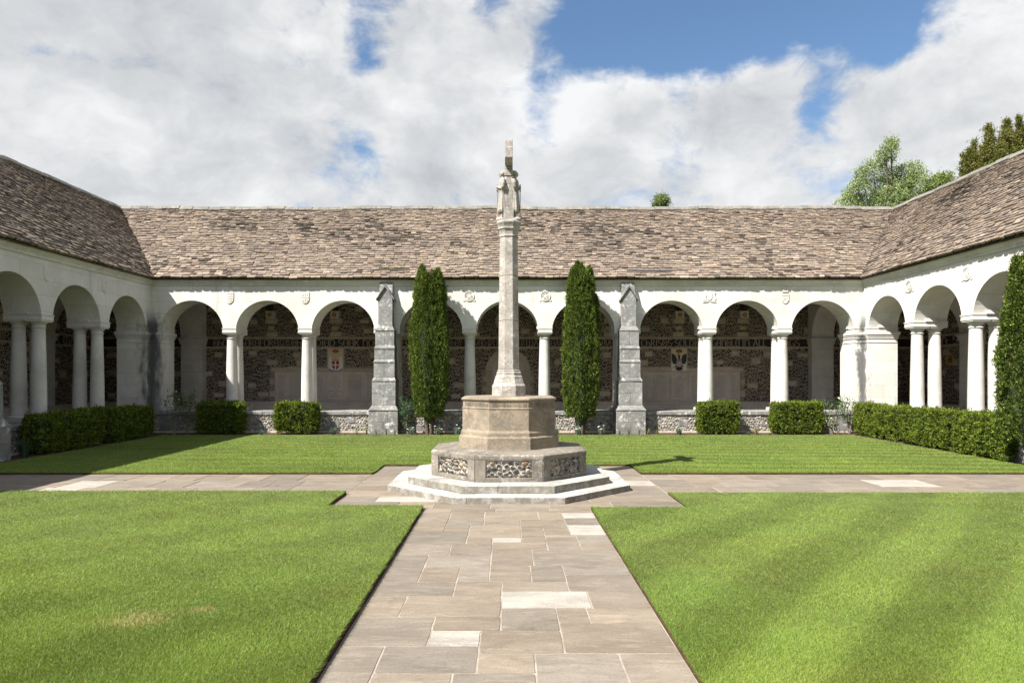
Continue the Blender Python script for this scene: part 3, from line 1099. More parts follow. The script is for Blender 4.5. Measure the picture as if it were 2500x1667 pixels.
def buttress(u, wing):
    """stepped buttress built of coursed blocks with sloping weatherings"""
    # (z0, z1, half width, projection), stages from the ground up
    st = [(0.0, .70, .43, .64), (.86, 1.56, .35, .545), (1.68, 2.12, .31, .47), (2.22, 2.52, .298, .43), (2.64, 3.06, .283, .37), (3.22, 4.04, .216, .29)]
    root = None
    parts = []
    for i, (z0, z1, hw, pr) in enumerate(st):
        nxt = st[i + 1] if i + 1 < len(st) else None
        courses = max(1, int(round((z1 - z0) / 0.30)))
        for c in range(courses):
            a, d = z0 + (z1 - z0) * c / courses, z0 + (z1 - z0) * (c + 1) / courses
            split = 0.0 if c % 2 == 0 else R.choice((-.3, .3)) * hw
            xs = [u - hw, u + split, u + hw] if i < 5 else [u - hw, u + hw]
            for x0, x1 in zip(xs, xs[1:]):
                b = MB().box(x0 + .0015, x1 - .0015, -pr + R.uniform(-.003, .003), .02, a + .0015, d - .0015)
                parts.append((b, False))
        if nxt:
            b = MB().frustum((u - hw - .012, u + hw + .012, -pr - .016, .018, z1), (u - hw - .012, u + hw + .012, -pr - .016, .018, z1 + .028))
            b.frustum((u - hw, u + hw, -pr, .016, z1 + .028), (u - nxt[2], u + nxt[2], -nxt[3], .016, nxt[0]))
            parts.append((b, True))
    # gabled head
    z1, hw, pr = 4.04, .216, .29
    top = MB()
    apex = 4.40
    top.prism([(u - hw, z1), (u + hw, z1), (u, apex - .05)], -pr, 0.015)
    parts.append((top, False))
    rf = MB()
    for s in (-1, 1):
        o = [(u + s * (hw + .055), z1 - .065), (u + s * (hw + .055), z1 - .005), (u + s * 0.001, apex + .06), (u + s * 0.001, apex - .03)]
        if s > 0:
            o = o[::-1]
        rf.prism(o, -pr - .05, -.008)
    parts.append((rf, True))
    # upright slab behind the gable, dying into the cornice
    parts.append((MB().frustum((u - .20, u + .20, -.24, .012, 4.05), (u - .195, u + .195, -.10, .012, 4.54)), True))
    root = parts[0][0].build('buttress', 'grey_stone', wing, bevel=.012)
    for k, (b, weather) in enumerate(parts[1:]):
        b.build('weathering_stone' if weather else 'stone_block', 'grey_stone' if weather or k < 3 else 'buttress_stone', root, bevel=.006)
    return root


SLATE_COLS = [(0.222, 0.176, 0.137), (0.240, 0.192, 0.149), (0.200, 0.158, 0.126), (0.255, 0.208, 0.162), (0.178, 0.140, 0.114), (0.212, 0.175, 0.141), (0.236, 0.180, 0.143), (0.285, 0.238, 0.190), (0.150, 0.121, 0.101), (0.205, 0.170, 0.144), (0.250, 0.198, 0.142), (0.222, 0.172, 0.137)]


def slate_outline(rr):
    c1, c2 = rr.uniform(.04, .22), rr.uniform(.04, .22)
    d1, d2 = rr.uniform(.04, .13), rr.uniform(.04, .13)
    j = lambda: rr.uniform(-.012, .012)
    return [(0 + abs(j()), d1), (c1, j() * 1.2), (.5 + j(), j() * 1.6), (1 - c2, j() * 1.2), (1 - abs(j()), d2), (1, 1), (0, 1)]


SLATE_MESH = []
for i in range(44):
    rr = random.Random(500 + i)
    ol = slate_outline(rr)
    kq = rr.uniform(.92, 1.36)
    col = [x * kq for x in rr.choice(SLATE_COLS)]
    vs = [(x, y, (1 - y) * 1.0 + 0.12) for x, y in ol] + [(x, y, (1 - y) * .0 - 0.1) for x, y in ol[:5]]
    fs = [tuple(range(7)), (0, 7, 8, 1), (1, 8, 9, 2), (2, 9, 10, 3), (3, 10, 11, 4)]
    b = MB()
    b.add(vs, fs, tuple(col))
    SLATE_MESH.append(b.mesh('slate', 'slate_stone'))


def roof(wing, ext_w, M, extra_patches=()):
    L = math.hypot(RIDGE_V - EAVE_V, RIDGE_Z - EAVE_Z)
    ca, sa = (RIDGE_V - EAVE_V) / L, (RIDGE_Z - EAVE_Z) / L
    w0 = random.Random(int(M.translation.x * 7) + 3).uniform(0, 6)
    # an old roof: the slopes dip and swell a little
    sag = lambda u, s: .016 * math.sin(u * .55 + w0 + s * .4) + .010 * math.sin(u * 1.7 + 2 * w0) + .006 * math.sin(u * 4.1 + s * 2.3)
    pt = lambda u, s, h=0.0: Vector((u, EAVE_V + s * ca - (h + .03 + sag(u, s)) * sa, EAVE_Z + s * sa + (h + .012 + sag(u, s)) * ca))
    # boarding below the slates, both slopes, mitred at the ends
    b = MB()
    e0, e1, e2 = HALF + EAVE_V, HALF + RIDGE_V, HALF + 2 * RIDGE_V - EAVE_V
    v2 = 2 * RIDGE_V - EAVE_V
    for (dz, fl) in ((-0.012, 1), (-0.06, -1)):
        b.add([(-e0, EAVE_V, EAVE_Z + dz), (e0, EAVE_V, EAVE_Z + dz), (e1, RIDGE_V, RIDGE_Z + dz), (-e1, RIDGE_V, RIDGE_Z + dz), (e2, v2, EAVE_Z + dz), (-e2, v2, EAVE_Z + dz)],
              [(0, 1, 2, 3), (3, 2, 4, 5)])
    rf = b.build('roof', 'wood', wing)
    # courses of stone slates, wide at the eaves and narrow at the ridge
    s, rows = -0.03, []
    while s < L - 0.03:
        e = 0.112 - 0.044 * max(0, s) / L
        rows.append((s, e))
        s += e
    cand = []
    rs = random.Random(int(M.translation.x * 10) + 77)
    camv = Vector((0, 0, 1.75))
    for ri, (s, e) in enumerate(rows):
        lim = HALF + EAVE_V + s * ca
        u = -lim - rs.uniform(0, .15)
        while u < lim:
            w = rs.uniform(.13, .30) * (1.0 - .30 * s / L)
            a, c = max(u, -lim), min(u + w, lim)
            if c - a > .03:
                p = M @ pt((a + c) / 2, s)
                d = p - camv
                vis = d.y > 1 and -0.752 < d.x / d.y < 0.768 and d.z / d.y < .56
                size = (c - a) * e / max(d.y, .1) ** 2 if vis else 0
                cand.append((size, a, c, s, e))
            u += w
    cand.sort(key=lambda t: -t[0])
    Rl = Matrix(((1, 0, 0, 0), (0, ca, -sa, 0), (0, sa, ca, 0), (0, 0, 0, 1)))
    field = MB()
    mossy = lambda u, s: snoise(np.array([[u * 1.0, s * 2.2]]), 9, 1.1, 2)[0]
    for k, (size, a, c, s, e) in enumerate(cand):
        wd, ln = (c - a) - .004, e * 2.0
        th = rs.uniform(.034, .060)
        off = rs.uniform(-.010, .010)
        if k < 300 and size > 0:
            o = link('slate', rs.choice(SLATE_MESH), rf)
            m = Matrix.Translation(pt(a, s + off, 0.004)) @ Rl @ Matrix.Diagonal((wd, ln, th, 1))
            o.matrix_local = m
        else:
            ol = slate_outline(rs)
            kq = rs.uniform(.92, 1.36) * (1 + .16 * mossy((a + c) / 2 * .6 + 40, s * .6))
            col = [x * kq for x in rs.choice(SLATE_COLS)]
            if mossy((a + c) / 2, s) > 0.45 and rs.random() < .5 or rs.random() < .05:
                col = [x * .38 for x in col]
            h0 = .004
            vs = [tuple(pt(a + x * wd, s + off + y * ln, h0 + th * ((1 - y) + .12))) for x, y in ol] + [tuple(pt(a + x * wd, s + off + y * ln, h0 - th * .1)) for x, y in ol[:5]]
            field.add(vs, [(0, 1, 2, 3, 4, 5, 6), (0, 7, 8, 1), (1, 8, 9, 2), (2, 9, 10, 3), (3, 10, 11, 4)], tuple(col))
    o = field.build('slate_courses', 'slate_stone', rf)
    o['kind'] = 'stuff'
    # ridge tiles
    u = -e1
    while u < e1 - .05:
        w = min(R.uniform(.40, .62), e1 - u)
        j = R.uniform(-.015, .015) + sag(u, L) + .01
        b = MB()
        k = .145
        out = [(RIDGE_V - k * ca - .03, RIDGE_Z - k * sa + .055), (RIDGE_V - k * ca - .055, RIDGE_Z - k * sa + .075), (RIDGE_V - .05, RIDGE_Z + .085), (RIDGE_V, RIDGE_Z + .10),
               (RIDGE_V + .05, RIDGE_Z + .085), (RIDGE_V + k * ca + .055, RIDGE_Z - k * sa + .075), (RIDGE_V + k * ca + .03, RIDGE_Z - k * sa + .04)]
        n = len(out)
        vs = [(u + .003, y, z + j) for y, z in out] + [(u + w - .003, y, z + j) for y, z in out]
        fs = [tuple(range(n)), tuple(range(2 * n - 1, n - 1, -1))] + [(i, n + i, n + (i + 1) % n, (i + 1) % n) for i in range(n)]
        b.add(vs, fs)
        b.build('ridge_tile', 'ridge_stone', rf, bevel=.008)
        u += w
    # lead patches let into the slates
    for (u0, u1, s, moss) in extra_patches:
        vs = []
        for h in (.052, .040):
            for (uu, ss) in ((u0, s), (u1, s), (u1, s + .07), (u0, s + .07)):
                vs.append(tuple(pt(uu, ss, h)))
        b = MB()
        b.add(vs, [(0, 1, 2, 3), (0, 4, 5, 1), (1, 5, 6, 2), (2, 6, 7, 3), (3, 7, 4, 0)])
        fl = b.build('lead_flashing', 'lead', rf)
        if moss:
            P = []
            for _ in range(900):
                g1 = R.choice((.36, .68)) + R.gauss(0, .085)
                P.append(pt(u0 + (u1 - u0) * min(1, max(0, g1)), s + .055 + R.random() * .05, .055))
            leaf_cloud('moss', np.array([tuple(p) for p in P]), .022, .012, [(0.24, 0.20, 0.03), (0.17, 0.17, 0.03), (0.12, 0.12, 0.03)], rf, 'leaf', seed=4, up=.6)
    return rf


def leaf_cloud(name, P, length, width, cols, parent, mat='leaf', seed=1, nrm=None, up=0.3, cl=None, clvar=.25, droop=0.0):
    """one small pointed quad per point; cl = cluster index for clumps of tone"""
    rs = np.random.RandomState(seed)
    n = len(P)
    d = rs.normal(0, 1, (n, 3))
    if nrm is not None:
        d = d * 0.65 + nrm * 1.0
    d[:, 2] += up
    d /= np.linalg.norm(d, axis=1)[:, None]
    side = np.cross(d, rs.normal(0, 1, (n, 3)))
    side /= np.linalg.norm(side, axis=1)[:, None] + 1e-9
    l = length * rs.uniform(.6, 1.3, n)[:, None]
    w = width * rs.uniform(.7, 1.2, n)[:, None]
    nn = np.cross(d, side)
    V = np.stack([P, P + d * l * .5 + side * w * .5 + nn * w * .12, P + d * l + nn * l * -.1, P + d * l * .5 - side * w * .5 + nn * w * .12], 1)
    F = np.arange(n * 4).reshape(-1, 4)
    cols = np.array(cols)
    ci = rs.randint(0, len(cols), n)
    C = cols[ci] * rs.uniform(.75, 1.25, (n, 1))
    if cl is not None:
        k = rs.uniform(1 - clvar, 1 + clvar, cl.max() + 1)
        C = C * k[cl][:, None]
    return np_mesh(name, V.reshape(-1, 3), F, mat, np.repeat(C[:, None], 4, 1).reshape(-1, 3), parent)


def carved_shield(u, z, w, h, wing, v=0.0, charge='quarters'):
    out = [(-.5, .5), (-.5, -.05)] + [(-.5 * math.cos(rad(t)), -.05 - .45 * math.sin(rad(t))) for t in (25, 50, 72)] + [(0, -.52)] + [(.5 * math.cos(rad(t)), -.05 - .45 * math.sin(rad(t))) for t in (72, 50, 25)] + [(.5, -.05), (.5, .5)]
    b = MB()
    b.prism([(u + x * w, z + y * h) for x, y in out], v - .020, v + .005)
    o = b.build('carved_shield', 'lime_wall', wing, bevel=.004)
    c = MB()
    if charge == 'quarters':
        c.box(u - .012 * w * 3, u + .012 * w * 3, v - .028, v - .021, z - .42 * h, z + .42 * h)
        c.box(u - .4 * w, u - .04 * w, v - .0282, v - .021, z - .02 * h, z + .05 * h)
        c.box(u + .04 * w, u + .4 * w, v - .0282, v - .021, z - .02 * h, z + .05 * h)
        for (dx, dz) in ((-.24, .25), (.24, -.2), (.24, .28), (-.2, -.22)):
            c.lathe([(w * .11, 0), (w * .08, .008)], 8)
            k = len(c.v) - 16
            for q in range(16):
                x, y, zz = c.v[k + q]
                c.v[k + q] = (u + dx * w + x, v - .021 - zz, z + dz * h + y)
    elif charge == 'bars':
        for k in range(4):
            zz = z + (.36 - .2 * k) * h
            wd = .40 if k < 3 else .26
            c.box(u - wd * w, u + wd * w, v - .027, v - .021, zz - .035 * h, zz + .035 * h)
    elif charge == 'chevron':
        for s in (-1, 1):
            c.prism([(u, z + .02 * h), (u, z + .16 * h), (u + s * .38 * w, z - .16 * h), (u + s * .38 * w, z - .28 * h)][::s], v - .028, v - .021)
        c.box(u - .4 * w, u + .4 * w, v - .027, v - .021, z + .28 * h, z + .42 * h)
    c.build('carved_charge', 'lime_wall', o)
    return o


def ring(b, u, z, r0, r1, v0, v1, n=28, zs=1.0):
    vs, fs = [], []
    for k in range(n):
        a = 2 * math.pi * k / n
        for r in (r0, r1):
            vs.append((u + r * math.cos(a), v0, z + r * math.sin(a) * zs))
        for r in (r0, r1):
            vs.append((u + r * math.cos(a), v1, z + r * math.sin(a) * zs))
    for k in range(n):
        o, p = 4 * k, 4 * ((k + 1) % n)
        fs += [(o, p, p + 1, o + 1), (o + 1, p + 1, p + 3, o + 3), (o, o + 2, p + 2, p)]
    b.add(vs, fs)


def disc(b, u, z, r, v0, v1, n=20, zs=1.0):
    b.prism([(u + r * math.cos(2 * math.pi * k / n), z + r * zs * math.sin(2 * math.pi * k / n)) for k in range(n)], v0, v1)


def carved_roundel(u, z, r, wing, crown=False):
    b = MB()
    ring(b, u, z, r * .86, r, -.024, .004)
    ring(b, u, z, r * .58, r * .66, -.020, .004)
    disc(b, u, z, r * .30, -.022, .004)
    o = b.build('carved_badge', 'lime_wall', wing)
    c = MB()
    for k in range(5):
        a = rad(90 + 72 * k)
        disc(c, u + r * .42 * math.cos(a), z + r * .42 * math.sin(a), r * .13, -.020, .003, 8)
    for s in (-1, 1):
        c.prism([(u + s * r * .9, z - r * .75), (u + s * r * 1.25, z - r * .82), (u + s * r * 1.1, z - r * 1.0), (u + s * r * .7, z - r * .93)][::s], -.016, .003)
    if crown:
        for k in range(5):
            disc(c, u + r * .2 * (k - 2), z + r * (1.16 - .04 * abs(k - 2)), r * .085, -.02, .003, 8)
        c.box(u - r * .45, u + r * .45, -.018, .003, z + r * .99, z + r * 1.08)
    c.build('carved_ornament', 'lime_wall', o)


def carved_arms(u, z, wing):
    """shield held between two supporters on a ribbon"""
    b = MB()
    b.prism([(u - .075, z + .12), (u - .08, z - .02), (u - .05, z - .09), (u, z - .12), (u + .05, z - .09), (u + .08, z - .02), (u + .075, z + .12)], -.024, .004)
    o = b.build('carved_arms', 'lime_wall', wing)
    c = MB()
    for s in (-1, 1):
        pts = [(.10, -.12), (.12, -.02), (.10, .06), (.13, .13), (.165, .15), (.19, .11), (.16, .08), (.165, .0), (.20, -.06), (.17, -.10), (.19, -.14), (.14, -.14)]
        P = [(u + s * x, z + y) for x, y in pts]
        c.prism(P[::-1] if s > 0 else P, -.026, .003)
        c.prism([(u + s * x, z + y) for x, y in ([(.02, -.16), (.02, -.135), (.10, -.145), (.2, -.165), (.2, -.19), (.10, -.175)][::s])], -.020, .003)
    c.build('carved_supporters', 'lime_wall', o)


def carved_crowned_shield(u, z, wing):
    o = carved_shield(u, z - .06, .24, .30, wing, 0, 'chevron')
    c = MB()
    c.box(u - .085, u + .085, -.03, .003, z + .14, z + .165)
    for k in range(3):
        c.prism([(u - .085 + k * .057, z + .1655), (u - .028 + k * .057, z + .1655), (u - .057 + k * .057, z + .225)], -.028, .003)
    c.build('carved_crown', 'lime_wall', o)


def rect_skip(u0, u1, z0, z1, pad=.03):
    return lambda U, Z: (U > u0 - pad) & (U < u1 + pad) & (Z > z0 - pad) & (Z < z1 + pad)


def tablet(uc, wing, v):
    """a memorial of name panels round a taller middle panel"""
    hw = 2.18
    b = MB()
    b.box(uc - hw, uc + hw, v - .035, v + .02, .80, 1.87)
    t = b.build('memorial_tablet', 'tablet_stone', wing, bevel=.004)
    # lintel course of long stones
    x = uc - hw - .12
    while x < uc + hw + .08:
        w = min(R.uniform(.5, .9), uc + hw + .12 - x)
        MB().box(x + .002, x + w - .002, v - .05, v + .02, 1.875, 2.0 + R.choice((0, 0, .04))).build('lintel_stone', 'block_stone', t, bevel=.005)
        x += w
    MB().box(uc - hw, uc + hw, v - .065, v - .036, 1.80, 1.866).build('moulding', 'tablet_stone', t, bevel=.006)
    MB().box(uc - hw, uc + hw, v - .08, v - .036, .80, .87).build('ledge', 'tablet_stone', t, bevel=.006)
    MB().box(uc - .29, uc + .29, v - .062, v - .0365, .872, 1.798).build('middle_panel', 'tablet_stone', t, bevel=.005)
    for s in (-1, 1):
        for (a, c) in ((.335, .395), (.98, 1.05), (1.72, 1.80), (2.08, 2.16)):
            x0, x1 = sorted((uc + s * a, uc + s * c))
            MB().box(x0, x1, v - .052, v - .0362, .873, 1.797).build('fillet', 'tablet_stone', t, bevel=.004)
    def lines(u0, u1, z0, z1, n, vv, ragged, big=False):
        m = MB()
        for k in range(n):
            z = z1 - (z1 - z0) * (k + .5) / n
            hh = (z1 - z0) / n * (.28 if not big else .22)
            L = (u1 - u0) * (1 if not ragged else R.uniform(.35, .95))
            x = (u0 + u1) / 2 - L / 2 if ragged else u0
            e = x + L
            while x < e - .01:
                w = min(R.uniform(.03, .11), e - x)
                m.box(x, x + w * .86, vv - .0012, vv + .0, z - hh / 2, z + hh / 2)
                x += w
        m.build('inscription', 'inscription_dark', t)['kind'] = 'stuff'
    lines(uc - .22, uc + .22, .95, 1.74, 9, v - .0622, True, True)
    for s in (-1, 1):
        for (a, c) in ((.43, .95), (1.09, 1.68), (1.83, 2.05)):
            x0, x1 = sorted((uc + s * a, uc + s * c))
            lines(x0 + .02, x1 - .02, .92, 1.75, 22, v - .0352, False)
    return t


def painted_panel(u, v, wing, which):
    w, z0, z1 = .288, 1.885, 2.695
    b = MB()
    b.box(u - w, u + w, v - .06, v + .01, z0, z1)
    p = b.build('heraldic_panel', 'paint_cream', wing, bevel=.004)
    vv = v - .0605
    def put(nm, mat, fn, lift=.008):
        m = MB()
        fn(m, vv - lift, vv + .001)
        return m.build(nm, mat, p)
    cz = (z0 + z1) / 2
    # red oval with a gold beast above
    def lens(m, a, c):
        m.prism([(u + .115 * math.cos(rad(t)) * abs(math.cos(rad(t))) ** .0, 2.60 + .062 * math.sin(rad(t))) for t in range(0, 360, 20)], a, c)
    put('red_oval', 'paint_red' if which == 'cross' else 'paint_black', lens)
    put('gold_beast', 'paint_orange', lambda m, a, c: (m.prism([(u - .085, 2.585), (u - .05, 2.57), (u - .03, 2.59), (u + .02, 2.57), (u + .05, 2.57), (u + .055, 2.60), (u + .085, 2.61), (u + .06, 2.635), (u - .04, 2.63), (u - .07, 2.615)], a, c)), .013)
    if which == 'cross':
        put('mantle', 'paint_white', lambda m, a, c: m.prism([(u - .25, 1.95), (u - .10, 1.90), (u + .10, 1.90), (u + .25, 1.95), (u + .25, 2.30), (u + .19, 2.46), (u + .12, 2.38), (u - .12, 2.38), (u - .19, 2.46), (u - .25, 2.30)], a, c), .004)
        def shield(m, a, c, k=1.0):
            zt, w2 = 2.245, .125 * k
            m.prism([(u - w2, zt), (u - w2, 2.09), (u - w2 * .86, 2.02), (u - w2 * .5, 1.965), (u, 1.94), (u + w2 * .5, 1.965), (u + w2 * .86, 2.02), (u + w2, 2.09), (u + w2, zt)], a, c)
        put('red_shield', 'paint_red', shield, .012)
        put('white_cross', 'paint_white', lambda m, a, c: (m.box(u - .023, u + .023, a, c, 1.945, 2.244), m.box(u - .124, u + .124, a - .0004, c, 2.085, 2.128)), .016)
        def crown(m, a, c):
            m.box(u - .11, u + .11, a, c, 2.25, 2.30)
            for k in range(5):
                x = u - .11 + .055 * k
                m.prism([(x - .027, 2.3005), (x + .027, 2.3005), (x + (k - 2) * .012, 2.40 - .018 * abs(k - 2))], a - .0005, c)
                disc(m, x + (k - 2) * .012, 2.41 - .018 * abs(k - 2), .014, a, c, 8)
        put('gold_crown', 'paint_gold', crown, .013)
        def ribbon(m, a, c):
            for s in (-1, 1):
                m.prism([(u + s * x, z) for x, z in [(.06, 1.895), (.06, 1.915), (.11, 1.905), (.16, 1.93), (.20, 1.965), (.25, 1.97), (.255, 1.925), (.225, 1.92), (.22, 1.94), (.17, 1.90), (.12, 1.885)][::s]], a, c)
                m.box(u + s * .03 - .01, u + s * .03 + .01, a - .0003, c, 1.89, 1.925)
        put('blue_ribbon', 'paint_blue', ribbon, .011)
    else:
        put('white_field', 'paint_white', lambda m, a, c: m.box(u - .25, u + .25, a, c, 1.905, 2.36), .003)
        def eagle(m, a, c):
            for s in (-1, 1):
                # raised wing with feathered edge
                m.prism([(u + s * x, z) for x, z in [(.0, 2.30), (.05, 2.30), (.10, 2.36), (.13, 2.46), (.265, 2.52), (.262, 2.42), (.272, 2.38), (.255, 2.32), (.265, 2.28), (.235, 2.22), (.24, 2.18), (.19, 2.14), (.12, 2.14), (.05, 2.16), (.0, 2.18)][::-s]], a - (.0002 if s > 0 else 0), c)
                m.prism([(u + s * x, z) for x, z in [(.03, 2.06), (.12, 2.10), (.16, 2.06), (.12, 2.03)][::-s]], a - .0004, c)
            m.prism([(u - .03, 2.30), (u + .03, 2.30), (u + .035, 2.42), (u + .01, 2.475), (u - .03, 2.48), (u - .06, 2.445), (u - .035, 2.435)], a - .0008, c)
            m.prism([(u - .04, 2.06), (u - .14, 1.99), (u - .10, 1.935), (u - .05, 1.912), (u, 1.905), (u + .05, 1.912), (u + .10, 1.935), (u + .14, 1.99), (u + .04, 2.06)], a - .001, c)
        put('black_eagle', 'paint_black', eagle, .010)
        put('chief', 'paint_slateblue', lambda m, a, c: m.box(u - .10, u + .10, a, c, 2.235, 2.30), .018)
        put('shield', 'paint_white', lambda m, a, c: m.prism([(u - .095, 2.234), (u - .095, 2.12), (u - .07, 2.07), (u, 2.04), (u + .07, 2.07), (u + .095, 2.12), (u + .095, 2.234)], a, c), .016)
        for k in range(6):
            x = u - .082 + .033 * k
            zl = 2.05 + .30 * abs(x - u)
            put('red_stripe', 'paint_red', lambda m, a, c: m.box(x - .0075, x + .0075, a, c, zl + .01, 2.233), .0175)
        put('gold_branch', 'paint_gold', lambda m, a, c: (m.prism([(u - .24, 2.02), (u - .21, 1.98), (u - .13, 2.03), (u - .14, 2.06)], a, c), m.prism([(u + .24, 2.12), (u + .26, 2.15), (u + .15, 2.08), (u + .15, 2.05)], a, c),
                                                              disc(m, u - .03, 2.52, .045, a, c, 12), m.prism([(u - .16, 2.43), (u - .08, 2.37), (u - .07, 2.40), (u - .12, 2.46)], a, c)), .012)
    return p


def roof_truss(u, wing, v_wall):
    b = MB()
    b.box(u - .07, u + .07, v_wall - .22, v_wall - .04, 4.03, 4.62)
    pts = [(v_wall - .13, 4.25)]
    # curved brace up to the collar
    n = 8
    P, Q = [], []
    for i in range(n + 1):
        t = i / n
        v = v_wall - .14 - 1.15 * t
        z = 4.2 + 1.75 * t ** .72
        P.append((v, z))
        Q.append((v - .12, z + .04))
    vs = []
    for x in (u - .05, u + .05):
        vs += [(x, v, z) for v, z in P] + [(x, v, z) for v, z in Q]
    m = n + 1
    fs = []
    for i in range(n):
        fs += [(i, i + 1, m + i + 1, m + i), (2 * m + i, 3 * m + i, 3 * m + i + 1, 2 * m + i + 1), (i, 2 * m + i, 2 * m + i + 1, i + 1), (m + i, m + i + 1, 3 * m + i + 1, 3 * m + i)]
    b.add(vs, fs)
    b.box(u - .06, u + .06, .95, v_wall - .5, 5.85, 6.03)
    b.box(u - .072, u + .072, .5, v_wall, 4.66, 4.80)
    return b.build('roof_truss', 'wood', wing)


def build_wing(label, loc, rz, texts, back=False, side=0):
    wing = thing('cloister_wing', label, 'cloister', loc, rz, 'cloister wings round the garth')
    M = Matrix.Translation(loc) @ Matrix.Rotation(rz, 4, 'Z')
    u_end = HALF + TH if back else HALF
    arcade_mesh(u_end).build('arcade_wall', 'lime_wall', wing)
    # solid piers in the corners
    for s in (-1, 1):
        a, c = sorted((s * (ARCHES[-1] + ARCH_R), s * (HALF + (TH if back else 0))))
        pb = MB().box(a, c, 0.0, TH, .655, SPRING - .002)
        pier = pb.build('corner_pier', 'lime_wall', wing)
        for (z0, z1, o) in ((2.955, 3.045, .060), (2.90, 2.9545, .038), (2.84, 2.8995, .022), (2.715, 2.745, .016)):
            m = MB()
            inner = s * (ARCHES[-1] + ARCH_R - o)
            outer = s * (HALF + (0.0 if not back else TH + .0))
            m.box(*sorted((inner, outer)), -o, TH + o, z0, z1)
            m.build('pier_moulding', 'lime_plain', pier, bevel=.008)
        m = MB().box(*sorted((s * (ARCHES[-1] + ARCH_R - .03), outer)), -.03, TH + .03, .657, .80)
        m.build('pier_base', 'lime_plain', pier, bevel=.01)
        impost((a + c) / 2, (c - a) / 2 - .0, wing, (0, 1) if s < 0 else (1, 0)) if back else impost((a + c) / 2, (c - a) / 2 - .012, wing, (0, 1) if s < 0 else (1, 0))
    for u in SINGLE:
        for v in (.205, .675):
            column(u, v, wing)
        impost(u, .19, wing)
    for u in BUTT:
        for du in (-.19, .19):
            for v in (.205, .675):
                column(u + du, v, wing)
        impost(u, .378, wing)
        buttress(u, wing)
    cornice(wing, 0)
    # dwarf wall: flint panels between piers, kerb below, coping above
    le = 10.7 if not back else 11.75
    lw = MB().box(-le, le, -.07, .93, -.04, .54).build('low_wall', 'grey_mortar', wing)
    x = -le
    while x < le - .02:
        w = min(R.uniform(.8, 1.35), le - x)
        if le - (x + w) < .4:
            w = le - x
        MB().box(x + .002, x + w - .002, -.115, .96, .542, .652).build('coping_stone', 'grey_stone', lw, bevel=.012)
        x += w
    x = -le
    while x < le - .02:
        w = min(R.uniform(.6, 1.1), le - x)
        if le - (x + w) < .3:
            w = le - x
        MB().box(x + .002, x + w - .002, -.13, -.068, -.03, .055).build('kerb_stone', 'block_stone', lw, bevel=.01)
        x += w
    blocks = []
    for u in SINGLE + BUTT + [-10.2, 10.2]:
        hw = .30 + R.uniform(-.05, .05)
        blocks.append((u - hw, u + hw, .06, .535))
    for u in ARCHES:
        for _ in range(2):
            c = u + R.uniform(-.7, .7)
            hw = R.uniform(.09, .2)
            z = R.choice((.06, .06, .2, .3))
            if all(c + hw < q[0] - .03 or c - hw > q[1] + .03 for q in blocks):
                blocks.append((c - hw, c + hw, z, z + R.uniform(.12, .2)))
    for (a, c, z0, z1) in blocks:
        MB().box(a, c, -.088 + R.uniform(-.004, .004), -.06, z0, z1).build('stone_block', 'grey_stone', lw, bevel=.01)
    flint_field('flint_facing', -10.7, 10.7, .06, .54, -.07, .082, [rect_skip(*q, pad=.015) for q in blocks], lw, FL_LIGHT, light_rim=(.5, .47, .42), seed=31 + side, thick=.035)
    # gallery floor
    fe = HALF + GAL if back else HALF
    MB().box(-fe, fe, .955, GAL - .002, -.04, .25).build('gallery_floor', 'floor_stone', wing)
    # back wall
    be = 14.5 if not back else 15.1
    bw = MB().box(-be if back else -HALF - GAL, be if back else HALF + GAL, GAL, GAL + .5, -.04, 4.9).build('back_wall', 'mortar', wing)
    V = GAL
    skips = []
    ends = HALF + GAL - .05
    band0, band1 = 2.70, 3.09
    skips.append(lambda U, Z: (Z > band0 - .035) & (Z < band1 + .035))
    skips.append(lambda U, Z: Z < .83)
    def block(u, z, w, h, mat='block_stone'):
        MB().box(u - w / 2, u + w / 2, V - .024 + R.uniform(-.004, .004), V + .01, z, z + h).build('stone_block', mat, bw, bevel=.006)
        skips.append(rect_skip(u - w / 2, u + w / 2, z, z + h, .035))
    # stones below each corbel
    piers = SINGLE + BUTT
    for u in sorted(piers):
        corbel = MB()
        corbel.prism([(u - .14, 3.77), (u + .14, 3.77), (u + .155, 4.02), (u - .155, 4.02)], V - .20, V + .01)
        co = corbel.build('corbel', 'lime_plain', wing, bevel=.006)
        skips.append(rect_skip(u - .16, u + .16, 3.76, 4.03))
        m = MB()
        disc(m, u, 3.875, .072, V - .212, V - .199, 18)
        mo = m.build('red_roundel', 'paint_orange', co)
        m = MB()
        ring(m, u, 3.875, .072, .085, V - .215, V - .199, 18)
        disc(m, u + R.uniform(-.02, .02), 3.875, .038, V - .219, V - .2115, 7)
        m.build('gold_ring', 'paint_gold', co)
        block(u, 3.60, .38, .155)
        block(u + R.uniform(-.03, .03), 3.37, .20, .12)
        block(u + R.uniform(-.02, .02), 3.115, .37, .165)
        if V:
            roof_truss(u, wing, V)
    taken = []
    if back:
        for uc, wh in ((-6.12, 'cross'), (6.13, 'eagle')):
            tablet(uc, wing, V)
            painted_panel(uc, V, wing, wh)
            skips.append(rect_skip(uc - 2.32, uc + 2.32, .8, 2.02))
            skips.append(rect_skip(uc - .30, uc + .30, 1.87, 2.72))
            taken.append((uc - 2.4, uc + 2.4, .7, 2.05))
            taken.append((uc - .35, uc + .35, 1.8, 2.7))
            for s in (-1, 1):
                block(uc + s * 2.28, 1.42, .16, .18)
                block(uc + s * 2.27, .98, .18, .2)
        # round-headed niche in the middle
        n0 = .03
        nb = MB()
        N = 18
        outer, inner_ = [], []
        vs, fs = [], []
